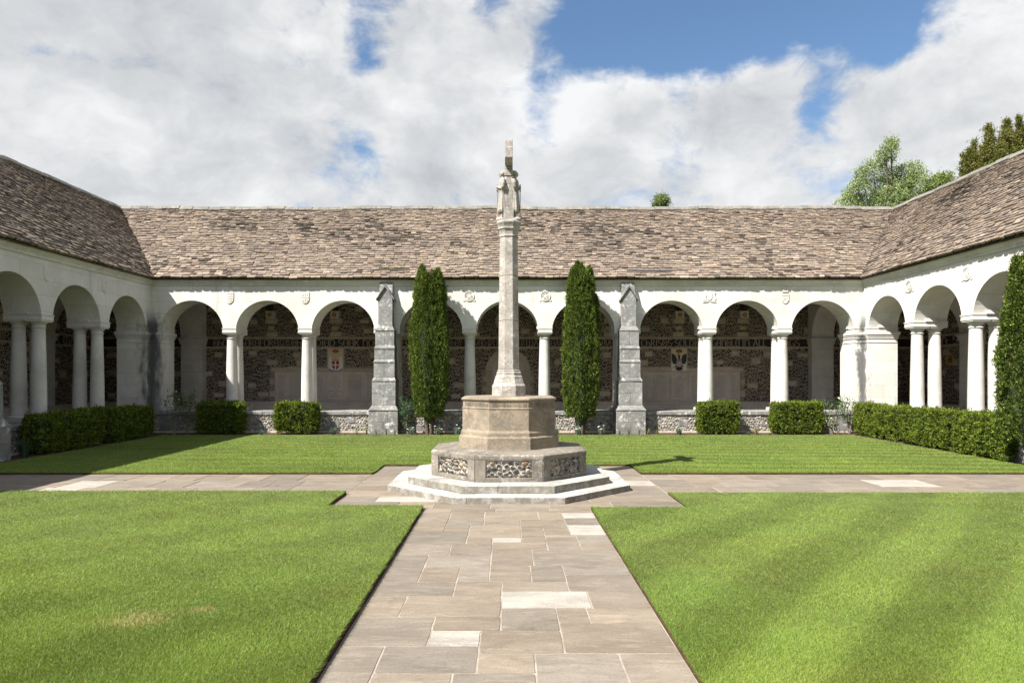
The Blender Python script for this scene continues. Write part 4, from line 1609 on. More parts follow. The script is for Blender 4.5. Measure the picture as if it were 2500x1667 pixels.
        for i in range(N + 1):
            a = math.pi * i / N
            for (r, vv) in ((.80, V - .03), (.56, V - .03), (.56, V + .002), (.80, V + .004)):
                vs.append((n0 + r * math.cos(a), vv, 1.88 + r * math.sin(a)))
        for i in range(N):
            o, p = 4 * i, 4 * i + 4
            fs += [(o, o + 1, p + 1, p), (o + 1, o + 2, p + 2, p + 1), (o, p, p + 3, o + 3)]
        nb.add(vs, fs)
        ni = nb.build('niche', 'block_stone', wing)
        MB().prism([(n0 - .56, .80), (n0 + .56, .80)] + [(n0 + .56 * math.cos(math.pi * i / N), 1.88 + .56 * math.sin(math.pi * i / N)) for i in range(N + 1)], V - .006, V + .004).build('niche_panel', 'tablet_stone', ni)
        for k in range(6):
            w = .34 if k % 2 == 0 else .24
            for s in (-1, 1):
                x0, x1 = sorted((n0 + s * .56, n0 + s * (.56 + w)))
                MB().box(x0, x1, V - .032, V + .004, .82 + k * .175, .82 + (k + 1) * .175 - .004).build('stone_block', 'block_stone', ni, bevel=.005)
        MB().prism([(n0 - .17, .95), (n0 + .17, .95), (n0 + .17, 1.85)] + [(n0 + .17 * math.cos(math.pi * i / 8), 1.85 + .17 * math.sin(math.pi * i / 8)) for i in range(1, 8)] + [(n0 - .17, 1.85)], V - .022, V - .0065).build('carved_panel', 'lime_plain', ni)
        skips.append(lambda U, Z: (np.abs(U - n0) < .94) & (Z < 1.9))
        skips.append(lambda U, Z: (np.hypot(U - n0, Z - 1.88) < .83) & (Z > 1.8))
        taken.append((-1.0, 1.05, .7, 2.7))
        m = MB()
        ring(m, .0, 3.68, .30, .42, V - .04, V + .003, 30)
        disc(m, .0, 3.68, .299, V - .02, V + .003, 30)
        m.build('stone_roundel', 'block_stone', wing)
        skips.append(lambda U, Z: np.hypot(U, Z - 3.68) < .44)
        taken.append((-.5, .5, 3.2, 4.2))
    elif side:
        k = -1 if side > 0 else 1
        for uc in (6.13 * k, -6.13 * k, 0):
            tablet(uc, wing, V)
            skips.append(rect_skip(uc - 2.32, uc + 2.32, .8, 2.02))
            taken.append((uc - 2.4, uc + 2.4, .7, 2.05))
    # dressed stones scattered through the flint
    rs = random.Random(90 + side)
    for row, z in enumerate((.95, 1.32, 1.72, 2.12, 2.42, 3.25, 3.62, 4.05)):
        u = -ends + .3 + .55 * (row % 2)
        while u < ends - .3:
            w, h = rs.uniform(.2, .36), rs.uniform(.12, .19)
            zz = z + rs.uniform(-.06, .06)
            ok = all(u + w / 2 < t[0] or u - w / 2 > t[1] or zz > t[3] or zz + h < t[2] for t in taken)
            ok = ok and (zz + h < band0 - .05 or zz > band1 + .05)
            ok = ok and not (zz > 3.0 and min(abs(u - p) for p in piers) < .5)
            if ok:
                block(u, zz, w, h)
            u += rs.uniform(.95, 1.6)
    # inscription band
    ib = MB().box(-ends, ends, V - .030, V + .004, band0, band0 + .055).box(-ends, ends, V - .0305, V + .004, band1 - .055, band1).build('inscription_band', 'block_stone', wing)
    MB().box(-ends, ends, V - .004, V + .0035, band0 + .054, band1 - .054).build('sunk_ground', 'dark_ground', ib)
    for (t, a, c, z, h) in texts:
        write_text(t, a, c, z, h, V - .006, ib)
    flint_field('flint_ground', -ends, ends, band0 + .06, band1 - .06, V - .004, .062, [], ib, FL_DARK, seed=7 + side, thick=.006)
    # bench along the foot of the wall
    x = -ends
    while x < ends - .05:
        w = min(R.uniform(.8, 1.4), ends - x)
        MB().box(x + .002, x + w - .002, V - .33, V + .01, .2, .735).box(x + .001, x + w - .001, V - .36, V + .01, .7355, .80).build('bench_stone', 'tablet_stone', bw, bevel=.006)
        x += w
    flint_field('flint_facing', -ends, ends, .83, 4.62, V, .088 if back else .10, skips, bw, FL_DARK, seed=5 + side)
    # transverse arches that close the corner bays
    for s in (-1, 1):
        if not back and s != side:
            continue
        t0, t1 = (HALF - .05, HALF + .72) if back else (HALF, HALF + .72)
        a, c = sorted((s * t0, s * t1))
        b = MB()
        r = (GAL - .32 - TH - .1) / 2
        vc = (TH + .1 + GAL - .32) / 2
        st = [(TH, 3.05)] + [(vc + r * math.cos(math.pi * (1 - i / 20)), 3.05 + r * math.sin(math.pi * (1 - i / 20))) for i in range(21)] + [(GAL + .004, 3.05)]
        vs, fs = [], []
        for (v, z) in st:
            top = min(6.9, 4.6 + 1.09 * max(0, (v - EAVE_V) if v < RIDGE_V else (2 * RIDGE_V - EAVE_V - v)) - .25)
            top = max(top, z + .1)
            vs += [(a, v, z), (a, v, top), (c, v, z), (c, v, top)]
        for i in range(len(st) - 1):
            o, p = 4 * i, 4 * i + 4
            fs += [(o, p, p + 1, o + 1), (o + 2, o + 3, p + 3, p + 2), (o, o + 2, p + 2, p), (o + 1, p + 1, p + 3, o + 3)]
        b.add(vs, fs)
        ta = b.build('transverse_arch', 'lime_plain', wing)
        k = 0
        zc = .25
        while zc < 2.95:
            zn = min(zc + R.uniform(.3, .42), 2.95)
            MB().box(a + .002, c - .002, GAL - .32, GAL - .003, zc, zn - .003).build('stone_block', 'lime_plain', ta, bevel=.006)
            zc = zn
        MB().box(a - .05, c + .05, GAL - .40, GAL - .004, 2.952, 3.048).box(a - .025, c + .025, GAL - .365, GAL - .0045, 2.84, 2.9515).build('pier_moulding', 'lime_plain', ta, bevel=.008)
    return wing, M


px = lambda xs: ((xs * .9408) - 1165) * 24.4 / 1568
BZ, BH = 2.765, .258
back_text = []
for (t, a, c) in (('THOU THEREFORE', 521, 681), ('THEY DIED SEEK NOT THINE', 711, 994), ('SERVE AS THEY SERVED', 1023, 1187), ('PEACE', 1212, 1269),
                  ('WAR', 1284, 1329), ('BEAR', 1335, 1376), ('THYSELF', 1382, 1458), ('EVER', 1468, 1508), ('AS', 1520, 1550), ('CHRISTS.', 1564, 1645), ('SOLDIER', 1647, 1725),
                  ('GENTLE', 1737, 1806), ('IN', 1811, 1831), ('ALL', 1838, 1872), ('THINGS', 1880, 1952), ('VALIANT IN', 2029, 2118)):
    back_text.append((t, px(a), px(c), BZ, BH))
for (t1, t2, a, c) in (('FOR', 'WHOM', 683, 709), ('OWN', 'BUT', 997, 1020), ('AND', 'IN', 1190, 1209), ('OR', 'IN', 1271, 1282)):
    back_text.append((t1, px(a), px(c), BZ + .138, .118))
    back_text.append((t2, px(a), px(c), BZ, .118))

wing_b, M_b = build_wing('sunlit cloister range across the back of the lawn with nine arches, behind the stone cross', (0, 20.7, 0), 0.0, back_text, back=True, side=0)
YC = 20.7 - HALF
wing_l, M_l = build_wing('shaded cloister range down the left side of the lawn', (-HALF, YC, -0.002), rad(90),
                         [('DUTY AND SACRIFICE LAID DOWN THEIR LIVES FOR MANKIND', 2.0, 14.2, BZ, BH)], side=1)
wing_r, M_r = build_wing('bright cloister range down the right side of the lawn behind the long hedge', (HALF, YC, -0.002), rad(-90),
                         [('ACTION. STEADFAST IN ADVERSITY', -14.2, -6.5, BZ, BH)], side=-1)
roof(wing_b, 0, M_b, [(-4.15, -2.93, .27, True), (3.62, 4.95, .24, False)])
roof(wing_l, 0, M_l)
roof(wing_r, 0, M_r)

# carvings in the spandrels
for u, ch in ((-8.425, 'bars'), (-6.13, 'quarters')):
    carved_shield(u, 4.085, .27, .35, wing_b, 0, ch)
carved_roundel(-1.155, 4.14, .155, wing_b)
carved_roundel(1.155, 4.14, .155, wing_b, crown=True)
carved_arms(6.13, 4.13, wing_b)
carved_crowned_shield(8.425, 4.12, wing_b)
for u, ch in ((8.425, 'quarters'), (6.13, 'bars'), (1.155, 'chevron'), (-1.155, 'bars')):
    carved_shield(u, 4.12, .27, .36, wing_l, 0, ch)
for u, cr in ((-8.425, True), (-6.13, True), (-1.155, False), (1.155, True)):
    carved_roundel(u, 4.13, .16, wing_r, crown=cr)
m = MB()
ring(m, -12.4, 2.27, .15, .20, GAL - .05, GAL + .002)
m.build('painted_roundel', 'paint_gold', wing_r)
m = MB()
ring(m, 12.0, 2.38, .15, .20, GAL - .05, GAL + .002)
m.build('painted_roundel', 'paint_slateblue', wing_b)

# ------------------------------------------------------------------ the memorial cross
mem = thing('memorial_cross', 'tall octagonal stone cross with carved figures, on a stepped base where the paths meet', 'monument', (CX, CY, 0))
OCT = math.pi / 8


def octo(hf, n=8):
    r = hf / math.cos(OCT)
    return [(r * math.cos(OCT + k * math.pi / 4 - math.pi / 2 - math.pi / 4), r * math.sin(OCT + k * math.pi / 4 - math.pi / 2 - math.pi / 4)) for k in range(8)]


def oct_stack(prof):
    b = MB()
    return b.lathe([(h / math.cos(OCT), z) for h, z in prof], 8, rot=OCT)


def step_ring(hf_out, hf_in, z0, z1, cut):
    """eight stones to a step; each takes one corner of the octagon"""
    o, i = octo(hf_out), octo(hf_in)
    root = oct_stack([(hf_in + .01, z0), (hf_in + .01, z1 - .008)]).build('step', 'step_stone', mem)
    for k in range(8):
        a0, a1, a2 = Vector(o[k]), Vector(o[(k + 1) % 8]), Vector(o[(k + 2) % 8])
        b0, b1, b2 = Vector(i[k]), Vector(i[(k + 1) % 8]), Vector(i[(k + 2) % 8])
        t = cut
        g = .0018
        d0, d1 = (a1 - a0).normalized(), (a2 - a1).normalized()
        P = [a0.lerp(a1, t) + d0 * g, a1, a1.lerp(a2, t) - d1 * g, b1.lerp(b2, t) - d1 * g, b1, b0.lerp(b1, t) + d0 * g]
        # worn, slightly wavy outer arris
        Q = []
        for s, (p, q) in enumerate(((P[0], P[1]), (P[1], P[2]))):
            n = max(2, int((q - p).length / .12))
            for m_ in range(n):
                w = p.lerp(q, m_ / n)
                dd = (q - p).normalized()
                nn = Vector((dd.y, -dd.x))
                jit = R.uniform(-.007, .003) if m_ else 0
                Q.append(w + nn * jit)
        Q += P[2:]
        dz = R.uniform(-.003, .003)
        b = MB()
        b.slab([(p.x, p.y) for p in Q], z0, z1 + dz)
        b.build('step_stone', 'step_stone', root, bevel=.009, seg=2)


step_ring(1.835, 1.45, -.01, .09, .12)
step_ring(1.54, 1.15, .0905, .20, .38)

# flint-panelled block
HB = 1.20
Zb0, Zb1 = .2005, .60
ob = octo(HB)
core = oct_stack([(HB - .035, Zb0), (HB - .035, Zb1 - .05)]).build('flint_base', 'pale_mortar', mem)


def on_face(k, hf, x, out, z):
    """local x along face k, out from it"""
    o = octo(hf)
    p, q = Vector(o[k]), Vector(o[(k + 1) % 8])
    d = (q - p).normalized()
    nn = Vector((d.y, -d.x))
    m = (p + q) / 2 + d * x + nn * out
    return (m.x, m.y, z), d, nn


side8 = HB * 2 * math.tan(OCT)
FL_BIG = []
for i in range(16):
    rr = random.Random(900 + i)
    n = 9
    vs, cs = [], []
    core_c = rr.choice([(0.05, 0.05, 0.055), (0.08, 0.075, 0.07), (0.12, 0.115, 0.11), (0.03, 0.03, 0.035), (0.20, 0.18, 0.15), (0.07, 0.075, 0.09), (0.10, 0.11, 0.13), (0.26, 0.24, 0.21), (0.045, 0.042, 0.045)] if i not in (3, 11) else [(0.24, 0.135, 0.06)])
    rim_c = rr.choice([(0.42, 0.38, 0.31), (0.30, 0.27, 0.23), (0.5, 0.46, 0.4), (0.2, 0.18, 0.16)])
    rad0 = [rr.uniform(.66, 1.14) for _ in range(n)]
    for (k, hgt, c) in ((1.0, 0.0, rim_c), (.9, .6, rim_c), (.55, 1.0, core_c)):
        for q in range(n):
            a = 2 * math.pi * q / n
            r = rad0[q] * k
            vs.append((r * math.cos(a) * .5, -hgt, r * math.sin(a) * .5))
            kq = rr.uniform(.75, 1.25)
            cs.append(tuple(x * kq for x in c))
    vs.append((rr.uniform(-.1, .1), -1.15, rr.uniform(-.1, .1)))
    cs.append(core_c)
    fs = []
    for l in range(2):
        fs += [(l * n + q, l * n + (q + 1) % n, (l + 1) * n + (q + 1) % n, (l + 1) * n + q) for q in range(n)]
    fs += [(2 * n + q, 2 * n + (q + 1) % n, 3 * n) for q in range(n)]
    b = MB()
    b.add(vs, fs, cs)
    FL_BIG.append(b.mesh('flint', 'flint_stone'))

for k in range(8):
    # dressed frame: two end stones, sill and head
    for (x0, x1, z0, z1) in ((-side8 / 2 + .004, -.335, Zb0, Zb1 - .075), (.335, side8 / 2 - .004, Zb0, Zb1 - .075), (-.3345, .3345, Zb0, .262), (-.3345, .3345, .506, Zb1 - .075)):
        vs = []
        for z in (z0, z1):
            for (x, o) in ((x0, 0), (x1, 0), (x1, -.045), (x0, -.045)):
                if x < -side8 / 2 + .01 and o < 0:
                    x += .02
                if x > side8 / 2 - .01 and o < 0:
                    x -= .02
                vs.append(on_face(k, HB, x, o + R.uniform(-.0015, .0015), z)[0])
        MB().add(vs, [(3, 2, 1, 0), (4, 5, 6, 7), (0, 1, 5, 4), (1, 2, 6, 5), (2, 3, 7, 6), (3, 0, 4, 7)]).build('stone_block', 'plinth_stone', core, bevel=.005)
    # knapped flints bedded in the panel
    pts = []
    tries = 0
    while len(pts) < 36 and tries < 3000:
        tries += 1
        x, z, s = R.uniform(-.305, .305), R.uniform(.285, .485), R.uniform(.058, .095) if tries < 700 else R.uniform(.035, .06)
        if all(math.hypot((x - p[0]), (z - p[1]) * 1.35) > (s + p[2]) * .53 for p in pts):
            pts.append((x, z, s))
    for (x, z, s) in pts:
        p, d, nn = on_face(k, HB, x, -.034, z)
        o = link('flint', R.choice(FL_BIG), core)
        o.matrix_local = Matrix.Translation(p) @ Matrix(((d.x, -nn.x, 0, 0), (d.y, -nn.y, 0, 0), (0, 0, 1, 0), (0, 0, 0, 1))) @ Matrix.Rotation(R.uniform(-.5, .5), 4, 'Y') @ Matrix.Diagonal((s * 1.32, .03, s * .92, 1))
# coping of the block: eight weathered stones
oo, oi = octo(HB + .004), octo(.74)
for k in range(8):
    a, b2 = Vector(oo[k]), Vector(oo[(k + 1) % 8])
    c, d = Vector(oi[(k + 1) % 8]), Vector(oi[k])
    g = (b2 - a).normalized() * .0015
    ins = .03
    a2, b3 = a * (1 - ins / HB), b2 * (1 - ins / HB)
    vs = [(*(a + g), Zb1 - .074), (*(b2 - g), Zb1 - .074), (*(c - g), Zb1 - .074), (*(d + g), Zb1 - .074),
          (*(a + g), Zb1 - .022), (*(b2 - g), Zb1 - .022), (*(a2 + g), Zb1 - .004), (*(b3 - g), Zb1 - .004), (*(c - g), Zb1 + .022), (*(d + g), Zb1 + .022)]
    fs = [(3, 2, 1, 0), (0, 1, 5, 4), (4, 5, 7, 6), (6, 7, 8, 9), (1, 2, 8, 7, 5), (2, 3, 9, 8), (3, 0, 4, 6, 9)]
    MB().add(vs, fs).build('coping_stone', 'plinth_stone', core, bevel=.004)

# sandstone pedestal
ped = oct_stack([(.785, .60), (.785, .79), (.772, .806), (.755, .81), (.755, .868), (.742, .884), (.73, .905), (.73, 1.225), (.736, 1.229), (.740, 1.238), (.736, 1.247), (.722, 1.250), (.722, 1.345),
                 (.728, 1.348), (.742, 1.358), (.748, 1.372), (.745, 1.388), (.728, 1.400), (.70, 1.408), (.3, 1.413)]).build('pedestal', 'tan_stone', mem, bevel=.004)


def pedestal_lettering():
    """worn raised lettering round the frieze, too weathered to read"""
    b = MB()
    for k in range(8):
        sd8 = .722 * 2 * math.tan(OCT)
        x = -sd8 / 2 + .05
        while x < sd8 / 2 - .05:
            w = R.uniform(.018, .03)
            kind = R.randrange(4)
            segs = {0: [(0, 0, .25, 1), (.25, .8, 1, 1), (.75, 0, 1, .8)], 1: [(0, 0, .3, 1), (.3, .4, 1, .6)], 2: [(0, 0, 1, .2), (0, .2, .25, .8), (0, .8, 1, 1), (.75, .2, 1, .8)], 3: [(.35, 0, .65, 1)]}[kind]
            for (a, c, d, e) in segs:
                vs = []
                for z in (1.266 + .06 * c, 1.266 + .06 * e):
                    for (xx, o) in ((x + w * a, -.003), (x + w * d, -.003), (x + w * d, .006), (x + w * a, .006)):
                        vs.append(on_face(k, .722, xx, o, z)[0])
                b.add(vs, [(3, 2, 1, 0), (4, 5, 6, 7), (0, 1, 5, 4), (1, 2, 6, 5), (2, 3, 7, 6), (3, 0, 4, 7)])
            x += w + R.choice((.008, .009, .010, .026))
    b.build('worn_lettering', 'tan_stone', ped)


pedestal_lettering()

shaft_base = oct_stack([(.268, 1.411), (.268, 1.575), (.262, 1.587), (.246, 1.61), (.222, 1.69), (.216, 1.725), (.214, 1.732), (.202, 1.738), (.196, 1.765), (.199, 1.782), (.190, 1.80), (.180, 1.806), (.184, 1.82), (.176, 1.835), (.169, 1.842)]).build('shaft_base', 'cross_stone', mem, bevel=.004)
b = MB()
prev = None
for i, (z0, z1) in enumerate(((1.8425, 2.62), (2.6235, 3.34), (3.3435, 3.965))):
    f = lambda z: .167 - .0235 * (z - 1.842) / (3.965 - 1.842)
    o = oct_stack([(f(z0), z0), (f(z1), z1)])
    if prev is None:
        prev = o.build('shaft', 'cross_stone', mem, bevel=.006)
    else:
        o.build('shaft_stone', 'cross_stone', prev, bevel=.006)
cap = oct_stack([(.1425, 3.966), (.152, 3.972), (.156, 3.985), (.152, 3.998), (.146, 4.003), (.150, 4.05), (.162, 4.085), (.172, 4.092), (.176, 4.108), (.172, 4.12), (.170, 4.125), (.184, 4.165), (.192, 4.178), (.198, 4.196), (.198, 4.21), (.180, 4.236), (.08, 4.24)]).build('capital', 'cross_stone', mem, bevel=.003)
# stem between the figures and the cross head
head = MB()
head.frustum((-.082, .082, -.10, .10, 4.238), (-.082, .082, -.10, .10, 4.44)).frustum((-.082, .082, -.10, .10, 4.44), (-.071, .071, -.086, .086, 4.46))
head.frustum((-.071, .071, -.086, .086, 4.4605), (-.068, .068, -.082, .082, 4.82)).frustum((-.062, .062, -.08, .08, 4.8205), (-.062, .062, -.08, .08, 4.955)).frustum((-.068, .068, -.092, .092, 4.9555), (-.066, .066, -.09, .09, 5.06))
head.build('stem', 'cross_stone', mem, bevel=.006)
ch = MB()
ch.frustum((-.064, .064, -.085, .085, 5.0605), (-.060, .060, -.08, .08, 5.545))
chd = ch.build('cross_head', 'cross_stone', mem, bevel=.006)
for s in (-1, 1):
    a = MB()
    pr = [(5.125, 0.0), (5.105, .04), (5.11, .40), (5.14, .43), (5.30, .43), (5.318, .40), (5.318, 0.0)]
    vs = [(-.0605, s * (.083 + y * .85), z) for z, y in pr] + [(.0605, s * (.083 + y * .85), z) for z, y in pr]
    n = len(pr)
    a.add(vs, [tuple(range(n)), tuple(range(2 * n - 1, n - 1, -1))] + [(i, n + i, n + (i + 1) % n, (i + 1) % n) for i in range(n)])
    a.build('cross_arm', 'cross_stone', chd, bevel=.01, seg=2)


def figure_mesh():
    """robed standing figure looking along +x, hands closed on a sword hilt; one continuous body"""
    b = MB()
    H = .80
    # robe and torso: rings (z, depth radius, width radius, x centre)
    rings = [(.13, .040, .072, .0), (.16, .050, .085, .0), (.22, .049, .083, .0), (.30, .046, .078, .0), (.38, .043, .072, .0), (.44, .042, .069, -.002), (.50, .044, .074, -.004),
             (.56, .047, .086, -.006), (.61, .046, .096, -.008), (.645, .038, .090, -.010), (.665, .026, .050, -.010), (.68, .020, .024, -.008), (.70, .019, .021, -.004)]
    n = 40
    vs, fs = [], []
    for (z, rx, ry, cx) in rings:
        fold = .10 * max(0, (.46 - z) / .33) if z < .46 else .0
        for k in range(n):
            a = 2 * math.pi * k / n
            q = 1 + fold * math.sin(9 * a + z * 3)
            vs.append((cx + rx * 1.25 * q * math.cos(a), ry * q * math.sin(a), z))
    for i in range(len(rings) - 1):
        for k in range(n):
            k2 = (k + 1) % n
            fs.append((i * n + k, i * n + k2, (i + 1) * n + k2, (i + 1) * n + k))
    fs += [tuple(range(n - 1, -1, -1)), tuple((len(rings) - 1) * n + k for k in range(n))]
    b.add(vs, fs)

    def ball(cx, cy, cz, rx, ry, rz, m=14):
        vs, fs = [], []
        for i in range(1, m):
            t = math.pi * i / m
            for k in range(m):
                a = 2 * math.pi * k / m
                vs.append((cx + rx * math.sin(t) * math.cos(a), cy + ry * math.sin(t) * math.sin(a), cz - rz * math.cos(t)))
        for i in range(m - 2):
            for k in range(m):
                k2 = (k + 1) % m
                fs.append((i * m + k, i * m + k2, (i + 1) * m + k2, (i + 1) * m + k))
        fs += [tuple(range(m - 1, -1, -1)), tuple((m - 2) * m + k for k in range(m))]
        b.add(vs, fs)
    # head: skull, face, jaw, nose, brow, ears, cap of hair
    ball(-.004, 0, .748, .042, .036, .046)
    ball(.014, 0, .728, .026, .027, .034)
    ball(.022, 0, .704, .014, .016, .012)
    b.tube([(.040, 0, .742), (.047, 0, .727), (.040, 0, .722)], [.004, .0065, .005], 6)
    b.tube([(.034, -.02, .750), (.040, 0, .752), (.034, .02, .750)], [.005, .005, .005], 6)
    b.tube([(.034, -.008, .713), (.036, 0, .714), (.034, .008, .713)], [.0035, .004, .0035], 6)
    for s in (-1, 1):
        ball(-.004, s * .036, .734, .008, .006, .012, 8)
        b.tube([(.030, s * .012, .741), (.031, s * .013, .741)], [.005, .005], 6)
    ball(-.013, 0, .755, .044, .043, .045)
    for k in range(9):
        a = rad(60 + 30 * k)
        ball(-.012 + .036 * math.cos(a), .036 * math.sin(a), .738 + .008 * (k % 2), .012, .012, .018, 8)
    # arms: shoulder, elbow, wrist; hands with fingers closed on the hilt
    for s in (-1, 1):
        b.tube([(-.008, s * .080, .625), (-.014, s * .096, .57), (-.006, s * .096, .505), (.0, s * .088, .482), (.03, s * .062, .50), (.054, s * .030, .528), (.062, s * .016, .535)],
               [.026, .027, .024, .023, .021, .016, .012], 12)
        ball(.064, s * .012, .537 + s * .012, .014, .011, .013, 10)
        for f in range(4):
            z = .530 + s * .012 + (f - 1.5) * .0062
            b.tube([(.066, s * .016, z), (.077, s * .012, z), (.080, -s * .002, z), (.076, -s * .010, z)], [.0042, .0042, .004, .0034], 6)
        b.tube([(.062, s * .008, .546 + s * .012), (.074, -s * .004, .553 + s * .012)], [.0048, .0038], 6)
    # feet under the hem, on a rocky boss
    for s in (-1, 1):
        b.tube([(.0, s * .03, .15), (.004, s * .032, .09), (.008, s * .034, .06)], [.022, .018, .016], 8)
        b.tube([(.0, s * .034, .052), (.03, s * .038, .05), (.052, s * .04, .046)], [.016, .016, .010], 8)
    ball(.012, 0, .012, .075, .10, .045)
    ball(.050, 0, .03, .040, .055, .040)
    me = b.mesh('carved_figure', 'figure_stone')
    o = link('carved_figure', me)
    md = o.modifiers.new('fuse', 'REMESH')
    md.mode = 'VOXEL'
    md.voxel_size = .0052
    dg = bpy.context.evaluated_depsgraph_get()
    me2 = bpy.data.meshes.new_from_object(o.evaluated_get(dg))
    bpy.data.objects.remove(o)
    me2.materials.clear()
    me2.materials.append(MAT['figure_stone'])
    me2.polygons.foreach_set('use_smooth', [True] * len(me2.polygons))
    me2.name = 'carved_figure'
    return me2


FIG = figure_mesh()
SWORD = MB()
SWORD.frustum((.064, .074, -.010, .010, .055), (.062, .076, -.013, .013, .475)).box(.060, .080, -.045, .045, .4755, .49).box(.064, .076, -.006, .006, .4905, .56).lathe([(.0, .561), (.011, .566), (.011, .576), (.0, .58)], 10, .070, 0)
SWORD_ME = SWORD.mesh('sword', 'figure_stone', bevel=.002)
for s, lab in ((-1, 'carved robed figure with a sword, facing left'), (1, 'carved robed figure with a sword, facing right')):
    o = link('carved_figure', FIG, mem)
    o.location = (s * .104, -.01, 4.238)
    o.rotation_euler = (0, 0, 0 if s > 0 else math.pi)
    o.scale = (1.16, 1.16, 1.03)
    o['label'] = lab
    w = link('sword', SWORD_ME, o)

# ------------------------------------------------------------------ planting
YEW_C = [(0.058, 0.092, 0.018), (0.080, 0.120, 0.022), (0.112, 0.154, 0.028), (0.038, 0.062, 0.014), (0.19, 0.225, 0.05)]
HEDGE_C = [(0.105, 0.150, 0.018), (0.075, 0.115, 0.015), (0.145, 0.190, 0.024), (0.05, 0.078, 0.013), (0.21, 0.24, 0.04)]


def hedge(x0, x1, y0, y1, h, label, seed, dens=3900):
    w, d = x1 - x0, y1 - y0
    cx, cy = (x0 + x1) / 2, (y0 + y1) / 2
    t = thing('hedge', label, 'hedge', (cx, cy, 0.012), 0, 'clipped yew hedges along the walls')
    rs = np.random.RandomState(seed)
    # added solid dark core: stands for inner shade and stops light passing
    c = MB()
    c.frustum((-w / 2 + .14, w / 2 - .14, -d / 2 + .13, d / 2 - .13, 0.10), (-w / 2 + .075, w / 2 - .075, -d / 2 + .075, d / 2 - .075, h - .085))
    c.build('dark_core', 'hedge_core', t)
    for k in range(5):
        pass
    st = MB()
    for k in range(max(2, int(w * d * 5))):
        x, y = rs.uniform(-w / 2 + .15, w / 2 - .15), rs.uniform(-d / 2 + .15, d / 2 - .15)
        st.tube([(x, y, -.02), (x + rs.uniform(-.04, .04), y, .2)], [.016, .012], 6)
    st.build('stem', 'bark', t)
    faces = [('x', -1, d * h), ('x', 1, d * h), ('y', -1, w * h), ('y', 1, w * h), ('z', 1, w * d)]
    Ps, Ns, Cl = [], [], []
    ncl = 0
    for (ax, s, area) in faces:
        n = int(area * dens / 9)
        a, bq = rs.uniform(-.5, .5, n), rs.uniform(0, 1, n)
        if ax == 'x':
            P = np.stack([np.full(n, s * w / 2), a * d, bq * (h - .05) + .05], 1)
            N = np.tile([s, 0, .15], (n, 1))
        elif ax == 'y':
            P = np.stack([a * w, np.full(n, s * d / 2), bq * (h - .05) + .05], 1)
            N = np.tile([0, s, .15], (n, 1))
        else:
            P = np.stack([a * w, (bq - .5) * d, np.full(n, h)], 1)
            N = np.tile([0, 0, 1.0], (n, 1))
        # rounded arrises, hem tucked in, uneven clipping
        e = np.maximum(np.abs(P[:, 0]) / (w / 2), 0) ** 5 + np.maximum(np.abs(P[:, 1]) / (d / 2), 0) ** 5 + (P[:, 2] / h) ** 10
        k = np.where(e > 1, e ** (-1 / 6.0), 1)
        P[:, :2] *= k[:, None]
        hem = np.clip((.30 - P[:, 2]) / .30, 0, 1)
        P[:, :2] *= (1 - .14 * hem ** 1.5)[:, None]
        P += N * (snoise(P + seed, 3 + seed, 4.5, 3) * .05 - .04 + rs.normal(0, .016, n))[:, None]
        Ps.append(P)
        Ns.append(N)
    P, N = np.concatenate(Ps), np.concatenate(Ns)
    # each point is a sprig of nine leaves
    m = 9
    PP = np.repeat(P, m, 0) + rs.normal(0, .017, (len(P) * m, 3))
    NN = np.repeat(N + rs.normal(0, .35, N.shape), m, 0)
    cl = np.repeat(np.arange(len(P)), m)
    shoot = rs.rand(len(P)) < .05
    PP += np.repeat(N * (shoot * rs.uniform(.03, .09, len(P)))[:, None], m, 0)
    leaf_cloud('foliage', PP, .050, .021, HEDGE_C, t, 'needle', seed, NN, .15, cl, .55)
    return t


HB_Y0, HB_Y1 = 19.87, 20.47
hedge(-9.14, -7.78, HB_Y0, HB_Y1, .91, 'shaded clipped block hedge under the back arcade, nearest its left corner', 11)
hedge(-6.83, -5.58, HB_Y0, HB_Y1, .92, 'block hedge under the back arcade between the left buttress and the shaded block hedge', 12)
hedge(5.58, 6.80, HB_Y0, HB_Y1, .93, 'square block hedge just right of the right buttress', 13)
hedge(7.76, 9.25, HB_Y0, HB_Y1, .93, 'wider block hedge between the square block hedge and the rose by the right corner', 14)
hedge(10.06, 10.64, 17.68, 20.0, .88, 'far third of the long hedge before the right arcade, beside the rose', 15)
hedge(9.97, 10.62, 15.36, 17.54, .91, 'middle third of the long hedge before the right arcade', 16)
hedge(9.86, 10.62, 13.55, 15.24, .92, 'near third of the long hedge before the right arcade, next to the tall yew', 17)
hedge(-10.62, -9.98, 17.25, 19.5, .86, 'far half of the dark hedge before the shaded left arcade', 18, 3300)
hedge(-10.62, -9.98, 14.75, 17.12, .86, 'near half of the dark hedge before the shaded left arcade', 19, 3300)


